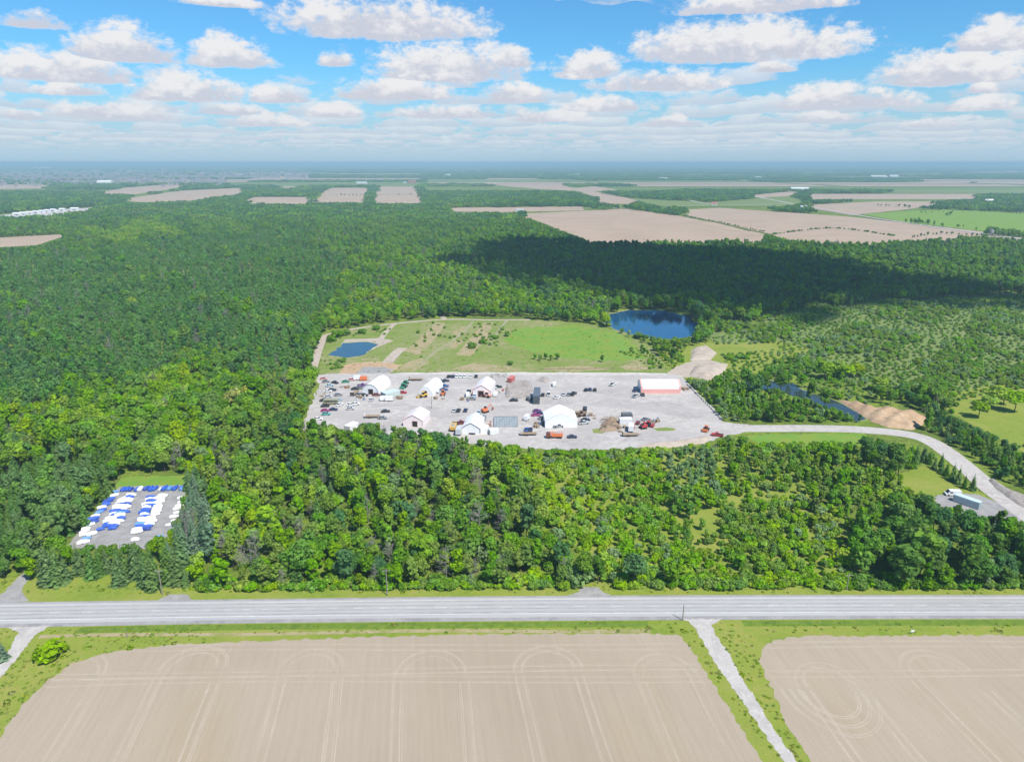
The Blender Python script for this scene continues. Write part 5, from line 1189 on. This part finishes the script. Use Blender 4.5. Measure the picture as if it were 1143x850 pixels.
def boat_row(p0, p1, code, deg, words, sc=1.0):
    a, c = P(*p0).xy, P(*p1).xy; n = len(code)
    for i, ch in enumerate(code):
        if ch == '-': continue
        q = a.lerp(c, i / (n - 1)); e = empty('covered_boat', (q.x + rng.uniform(-.7, .7), q.y + rng.uniform(-.35, .35), .05), R(deg + rng.uniform(-14, 14)), f"{BW[ch]} tarpaulin-covered boat, {ORD[i]} {words}", 'boat', 'covered boats in the gravel lot')
        s = .60 * sc * rng.uniform(.9, 1.1); e.scale = (s * rng.uniform(.7, .95), s * rng.uniform(1.0, 1.2), s * rng.uniform(1.0, 1.35))
        o = link('cover', BOATS[rng.randrange(6)], e, BT[ch])
        B_t.get('t') or B_t.update(t=B().box((3.6, 0, .35), (2.2, .14, .12)).me('trailer_tongue', M['metal'])); link('trailer_tongue', B_t['t'], e)
        for s_ in (-1, 1): w = link('wheel', wheel_mesh(.33, .22), e); w.location = (-.6, s_ * .95, .33)
B_t = {}
boat_row((138, 547), (206, 545.5), 'bbdbwdbbwblbdl', 82, 'from the left along the grass edge')
boat_row((128, 551), (92, 598), 'lwbdbwblwbdwwgw', 38, 'from the back along the left edge', .95)
boat_row((112, 592), (92, 606), 'bwlw', 35, 'from the back of the near left corner', .95)
boat_row((148, 553.5), (127, 591), 'wbwwdwwblwbwwbb', 12, 'from the back in the left middle row, right side')
boat_row((140, 557), (119, 588), 'wwwdwwbwbwwbb', 14, 'from the back in the left middle row, left side')
boat_row((170, 556), (154, 594), 'bwbwbwbbwbwwlbww', 12, 'from the back in the right middle row, left side')
boat_row((181, 554.5), (165, 591), 'wwwwwwwwwwwwwwbd', 12, 'from the back in the right middle row, right side')
boat_row((204, 557), (193, 586), 'wwwwwwwg', 20, 'from the back along the right edge', .9)
boat_row((152, 603), (178, 601), 'w-l', 20, 'from the left at the near edge behind the spruces')

# ------------------------------------------------------------------ far buildings
def house(px, py, W, D, H, roof_h, rz, wall, roof, label, name='farm_shed', win=0, cat='building'):
    q = P(px, py); e = empty(name, (q.x, q.y, .9), rz, label, cat); w, d = W / 2, D / 2
    B().box((0, 0, -1), (W, D, H + 1)).obj('wall', M['steel'], e, wall)
    b = B(); b.prism([(-d - .4, H), (0, H + roof_h), (d + .4, H), (d + .4, H + .15), (0, H + roof_h + .2), (-d - .4, H + .15)], -w - .4, w + .4); b.obj('roof', M['steel'], e, roof)
    B().add([(-w + .01, -d, H), (-w + .01, d, H), (-w + .01, 0, H + roof_h), (w - .01, -d, H), (w - .01, d, H), (w - .01, 0, H + roof_h)], [(0, 1, 2), (3, 5, 4)]).obj('gable', M['steel'], e, wall)
    B().box((0, -d - .05, 0), (min(4, W * .2), .1, H * .75)).obj('door', M['steel'], e, (.25, .24, .23))
    for i in range(win): B().box((-w + W * (i + .7) / (win + .4), -d - .05, H * .35), (W / (win * 2.4), .1, H * .32)).obj('window', M['glass'], e)
LG, GR, RD, BR = (.70, .70, .69), (.36, .37, .38), (.40, .12, .09), (.30, .22, .16)
house(892, 212.8, 78, 26, 9, 5, R(-3), (.62, .68, .72), (.72, .74, .76), 'long white shed beyond the right-hand fields', win=6)
house(1103, 227.5, 26, 18, 7, 6, R(8), LG, (.74, .73, .70), 'white barn at the right edge beyond the green field', win=2)
house(1122, 229.5, 18, 12, 5, 4, R(0), LG, GR, 'grey-roofed house right of the white barn', 'house', 3)
house(1136, 231, 20, 12, 5, 4, R(10), (.55, .5, .45), (.30, .26, .24), 'brown-roofed house nearest the right edge beyond the green field', 'house', 3)
house(1089, 228.5, 12, 9, 4, 3, R(0), LG, GR, 'small grey shed left of the white barn', win=1)
house(896, 233.5, 22, 12, 5, 4, R(20), LG, GR, 'grey-roofed farmhouse beside the straight grey road', 'farmhouse', 3)
house(905, 235, 16, 10, 4, 3, R(20), BR, (.24, .22, .2), 'dark barn right of the farmhouse by the straight road')
house(830, 222, 26, 14, 6, 4, R(0), LG, GR, 'grey farm building left of the long white shed', win=3)
house(797, 229.5, 16, 11, 5, 4, R(-10), LG, RD, 'red-roofed house at the side road junction', 'house', 3)
house(460, 204.5, 44, 20, 9, 6, R(0), RD, (.32, .1, .08), 'red barn behind the right square field')
house(452, 205, 16, 12, 7, 4, R(0), LG, GR, 'small white house left of the red barn', 'house', 2)
house(404, 205.3, 60, 18, 7, 4, R(0), LG, LG, 'long low white shed behind the left square field', win=5)
house(118, 206.5, 74, 40, 16, 8, R(5), LG, (.76, .76, .76), 'big white hall in front of the distant town', win=4)
house(500, 196.5, 50, 26, 10, 6, R(0), LG, LG, 'far white building above the square fields', win=3)
house(644, 196.0, 46, 24, 9, 6, R(0), LG, LG, 'far white building left of the right horizon', win=3)
house(740, 200.5, 66, 26, 8, 5, R(0), LG, LG, 'far long white shed above the hooked field', win=4)
house(846, 199.5, 46, 26, 10, 6, R(0), LG, GR, 'far pale building above the long white shed', win=3)
house(980, 198, 130, 40, 10, 6, R(0), LG, LG, 'far wide white building near the right horizon', win=5)
house(997, 198, 70, 40, 12, 7, R(0), LG, LG, 'far white building right of the wide one on the right horizon', win=3)
house(48, 188.5, 300, 80, 24, 10, R(0), LG, LG, 'far white industrial hall at the left horizon', win=5)
house(655, 229, 30, 12, 5, 4, R(5), LG, GR, 'low pale farm building behind the big tan field', win=3)
house(580, 237, 18, 10, 5, 3, R(5), LG, GR, 'small pale shed at the left end of the big tan field', win=2)
for i, x in enumerate((20, 27, 34, 41, 47, 53, 60, 70, 84)):
    house(x, 241 - i * .75, rng.uniform(12, 22), 9, 4.5, 2.5, R(rng.uniform(-20, 20)), LG, LG, f'white work hut, {ORD[i]} from the left on the pale cleared site', 'work_hut', 2)
# the town on the left horizon: too many roofs to count
b, b2 = B(), B()
for i in range(1900):
    px = rng.uniform(-40, 345); py = 184.5 + 25 * rng.betavariate(2, 2.2)
    if px > 250 and py > 200: continue
    q = P(px, py); d = q.y
    w = rng.uniform(10, 18) * (1 if d < 6000 else 1.6); h = rng.uniform(5, 7.5)
    if rng.random() < .03: w *= 2.5; h *= 1.8
    rz = rng.uniform(-.2, .2) + (1.57 if rng.random() < .4 else 0)
    b.box((q.x, q.y, 0), (w, w * .75, h + 6), rz)
    b2.box((q.x, q.y, h + 6.02), (w * 1.08, w * .84, w * .3), rz, .6, .08)
tag(b.obj('distant_town', M['steel'], None, (.33, .30, .29)), 'blurred mass of pale houses of the town on the left horizon', kind='stuff')
tag(b2.obj('distant_roofs', M['steel'], None, (.20, .18, .18)), 'blurred mass of dark roofs of the town on the left horizon', kind='stuff')
# pylon at the right end of the straight road
q = P(1106, 266); e = empty('water_tank', (q.x, q.y, 0), 0, 'small grey tank tower beside the straight road at right', 'tower')
for sx in (-1, 1):
    for sy in (-1, 1): B().tube((sx * 2, sy * 2, 0), (sx * 1.4, sy * 1.4, 9), .25, .2).obj('leg', M['metal'], e)
B().tube((0, 0, 9), (0, 0, 13), 2.6, 2.6, 12).tube((0, 0, 13), (0, 0, 14.3), 2.6, .3, 12).obj('tank', M['metal'], e)
# hedges and lone trees on the far fields
def hedge(pix, n, h, words, tone='dark'):
    w = smooth_line([P(*p).xy for p in pix], 6); L = len(w)
    for i in range(n):
        t = (i + rng.uniform(-.3, .3)) / n * (L - 1); t = min(max(t, 0), L - 1.001); q = w[int(t)].lerp(w[int(t) + 1], t % 1)
        plant('broadleaf' if h > 4 else 'shrub', rng.choice([tone, 'mid', 'teal']), q.x, q.y, h * rng.uniform(.6, 1.25), words, words.split(' of the ')[-1] if ' of the ' in words else words, None, 1.25, 'hedge_tree' if h > 4 else 'hedge_bush')
hedge([(762, 242), (800, 249), (854, 260)], 46, 4.6, 'bush of the hedge line crossing the big tan fields')
hedge([(862, 262), (930, 255), (1000, 264)], 34, 3.4, 'low bush of the dark line across the right tan field')
hedge([(1018, 266), (1050, 262), (1100, 265)], 16, 6.5, 'tree of the small group beside the straight road')
hedge([(350, 218.5), (412, 218.5)], 16, 7, 'tree of the row splitting the left square field')
hedge([(416, 218), (470, 218)], 18, 7, 'tree of the row splitting the right square field')
hedge([(980, 230), (1012, 231.5), (1015, 232.5)], 14, 8, 'tree of the clump in the far right tan field')
hedge([(1056, 241), (1062, 241)], 3, 11, 'tree of the tight clump in the wide green field')
hedge([(1028, 238), (1100, 236.5), (1143, 240)], 16, 5, 'bush of the hedge on the far edge of the green field')

# ---- crates, pallets and drums lying about the yard
cm = B().box((0, 0, 0), (1.3, 1.1, .9)).box((0, 0, .9), (1.36, 1.16, .06)).me('crate', M['wood'])
pm2 = B()
for k in range(5): pm2.box((-.5 + .25 * k, 0, .12), (.16, 1.2, .05))
for k in (-1, 0, 1): pm2.box((0, k * .5, 0), (1.2, .12, .115))
pm2 = pm2.me('pallet', M['wood']); dm = B().tube((0, 0, 0), (0, 0, .95), .32, .32, 10).me('drum', M['steel'])
SPOTS = [(403, 445, 'below the arched tent'), (384, 434, 'between the scrap cars and the arched tent'), (443, 444, 'right of the lean-to'), (489, 443, 'right of the narrow tent'), (519, 447, 'below the red-edged tent'), (560, 437, 'left of the rubble heap'), (545, 474, 'between the near tent and the deck'), (601, 476, 'left of the widest tent'), (658, 466, 'right of the widest tent'), (694, 480, 'below the white container'), (729, 471, 'right of the red tractor'), (766, 436, 'right of the long tent'), (357, 440, 'along the left yard edge')]
for sx, sy, w in SPOTS:
    for k in range(6):
        q = P(sx + rng.uniform(-6, 6), sy + rng.uniform(-2.6, 2.6)); t = rng.choice(('crate', 'pallet', 'drum')); o = link(t, {'crate': cm, 'pallet': pm2, 'drum': dm}[t], None, rng.choice(((.1, .2, .4), (.4, .1, .08), (.3, .3, .3), (.6, .6, .6))), (q.x, q.y, .06), rng.uniform(0, 3))
        o.scale = (rng.uniform(.9, 1.5),) * 3; tag(o, f"small {'wooden crate' if t == 'crate' else 'wooden pallet' if t == 'pallet' else 'steel drum'} lying {w}", t, f"{t}s about the yard")

# ------------------------------------------------------------------ the cloud above the frame that shades the wood, and the hazy air
def overhead_cloud():
    shade = [(500, 291), (520, 273), (570, 264), (640, 268), (720, 272), (830, 276), (905, 284), (960, 291), (1025, 305), (1110, 316), (1190, 322), (1200, 338), (1090, 333), (1000, 333), (930, 337), (850, 349), (785, 352), (700, 340), (640, 325), (570, 314)]
    alt = 1500.0; off = to_sun.xy * (alt / to_sun.z); poly = []
    w = [P(*p, 8.0).xy + off for p in shade]
    for i, a in enumerate(w):
        c = w[(i + 1) % len(w)]; k = max(1, int((c - a).length / 14))
        for j in range(k): poly.append(a.lerp(c, j / k) + Vector((rng.gauss(0, 16), rng.gauss(0, 16))))
    xs = [p.x for p in poly]; ys = [p.y for p in poly]; st = 12.0
    X, Y = np.meshgrid(np.arange(min(xs) - st, max(xs) + st, st), np.arange(min(ys) - st, max(ys) + st, st)); ins = inside(X, Y, [tuple(p) for p in poly])
    D = np.full(X.shape, 1e9)
    for p in poly: D = np.minimum(D, np.hypot(X - p.x, Y - p.y))
    D = np.where(ins, D, 0); rs = np.random.default_rng(5); Z = np.zeros_like(X)
    for k in range(30):
        fx, fy = rs.normal(0, 1, 2) * (.008 + .004 * k); Z += np.sin(X * fx + Y * fy + rs.uniform(0, 6)) / (1 + .35 * k)
    top = np.where(ins, 6 + np.sqrt(np.maximum(D, 0)) * 9 * (1 + .28 * Z), 2); ny, nx = X.shape
    jx, jy = rs.uniform(-5, 5, X.shape), rs.uniform(-5, 5, X.shape)
    v = np.concatenate([np.stack([X + jx, Y + jy, alt + top], -1).reshape(-1, 3), np.stack([X + jx, Y + jy, np.where(ins, alt - 4 * (1 - np.exp(-D / 40)) + Z * 2, alt)], -1).reshape(-1, 3)])
    n = nx * ny; f = []
    for j in range(ny - 1):
        for i in range(nx - 1):
            if ins[j:j + 2, i:i + 2].sum() >= 2 and rs.uniform() < .3 + D[j, i] / 45:
                q = [j * nx + i, j * nx + i + 1, (j + 1) * nx + i + 1, (j + 1) * nx + i]; f.append(tuple(q)); f.append(tuple(n + k for k in q[::-1]))
    tag(link('cloud', mesh('cloud', v, f, M['cloud'], True)), 'cumulus cloud overhead that shades the dark part of the forest', kind='structure')
overhead_cloud()
def haze():
    m, N = new_mat('haze_air'); v = N.n('ShaderNodeVolumePrincipled')
    v.inputs['Color'].default_value = (.50, .74, .83, 1); v.inputs['Density'].default_value = HAZE_D; v.inputs['Anisotropy'].default_value = 0.0
    o = N.n('ShaderNodeOutputMaterial'); N.t.links.new(v.outputs[0], o.inputs['Volume'])
    b = B(); b.box((0, 20000, -1.0), (96000, 56000, 131.0)); tag(b.obj('haze', m), 'thin blue haze over the whole landscape', kind='stuff')
HAZE_D = 1.45e-4
haze()
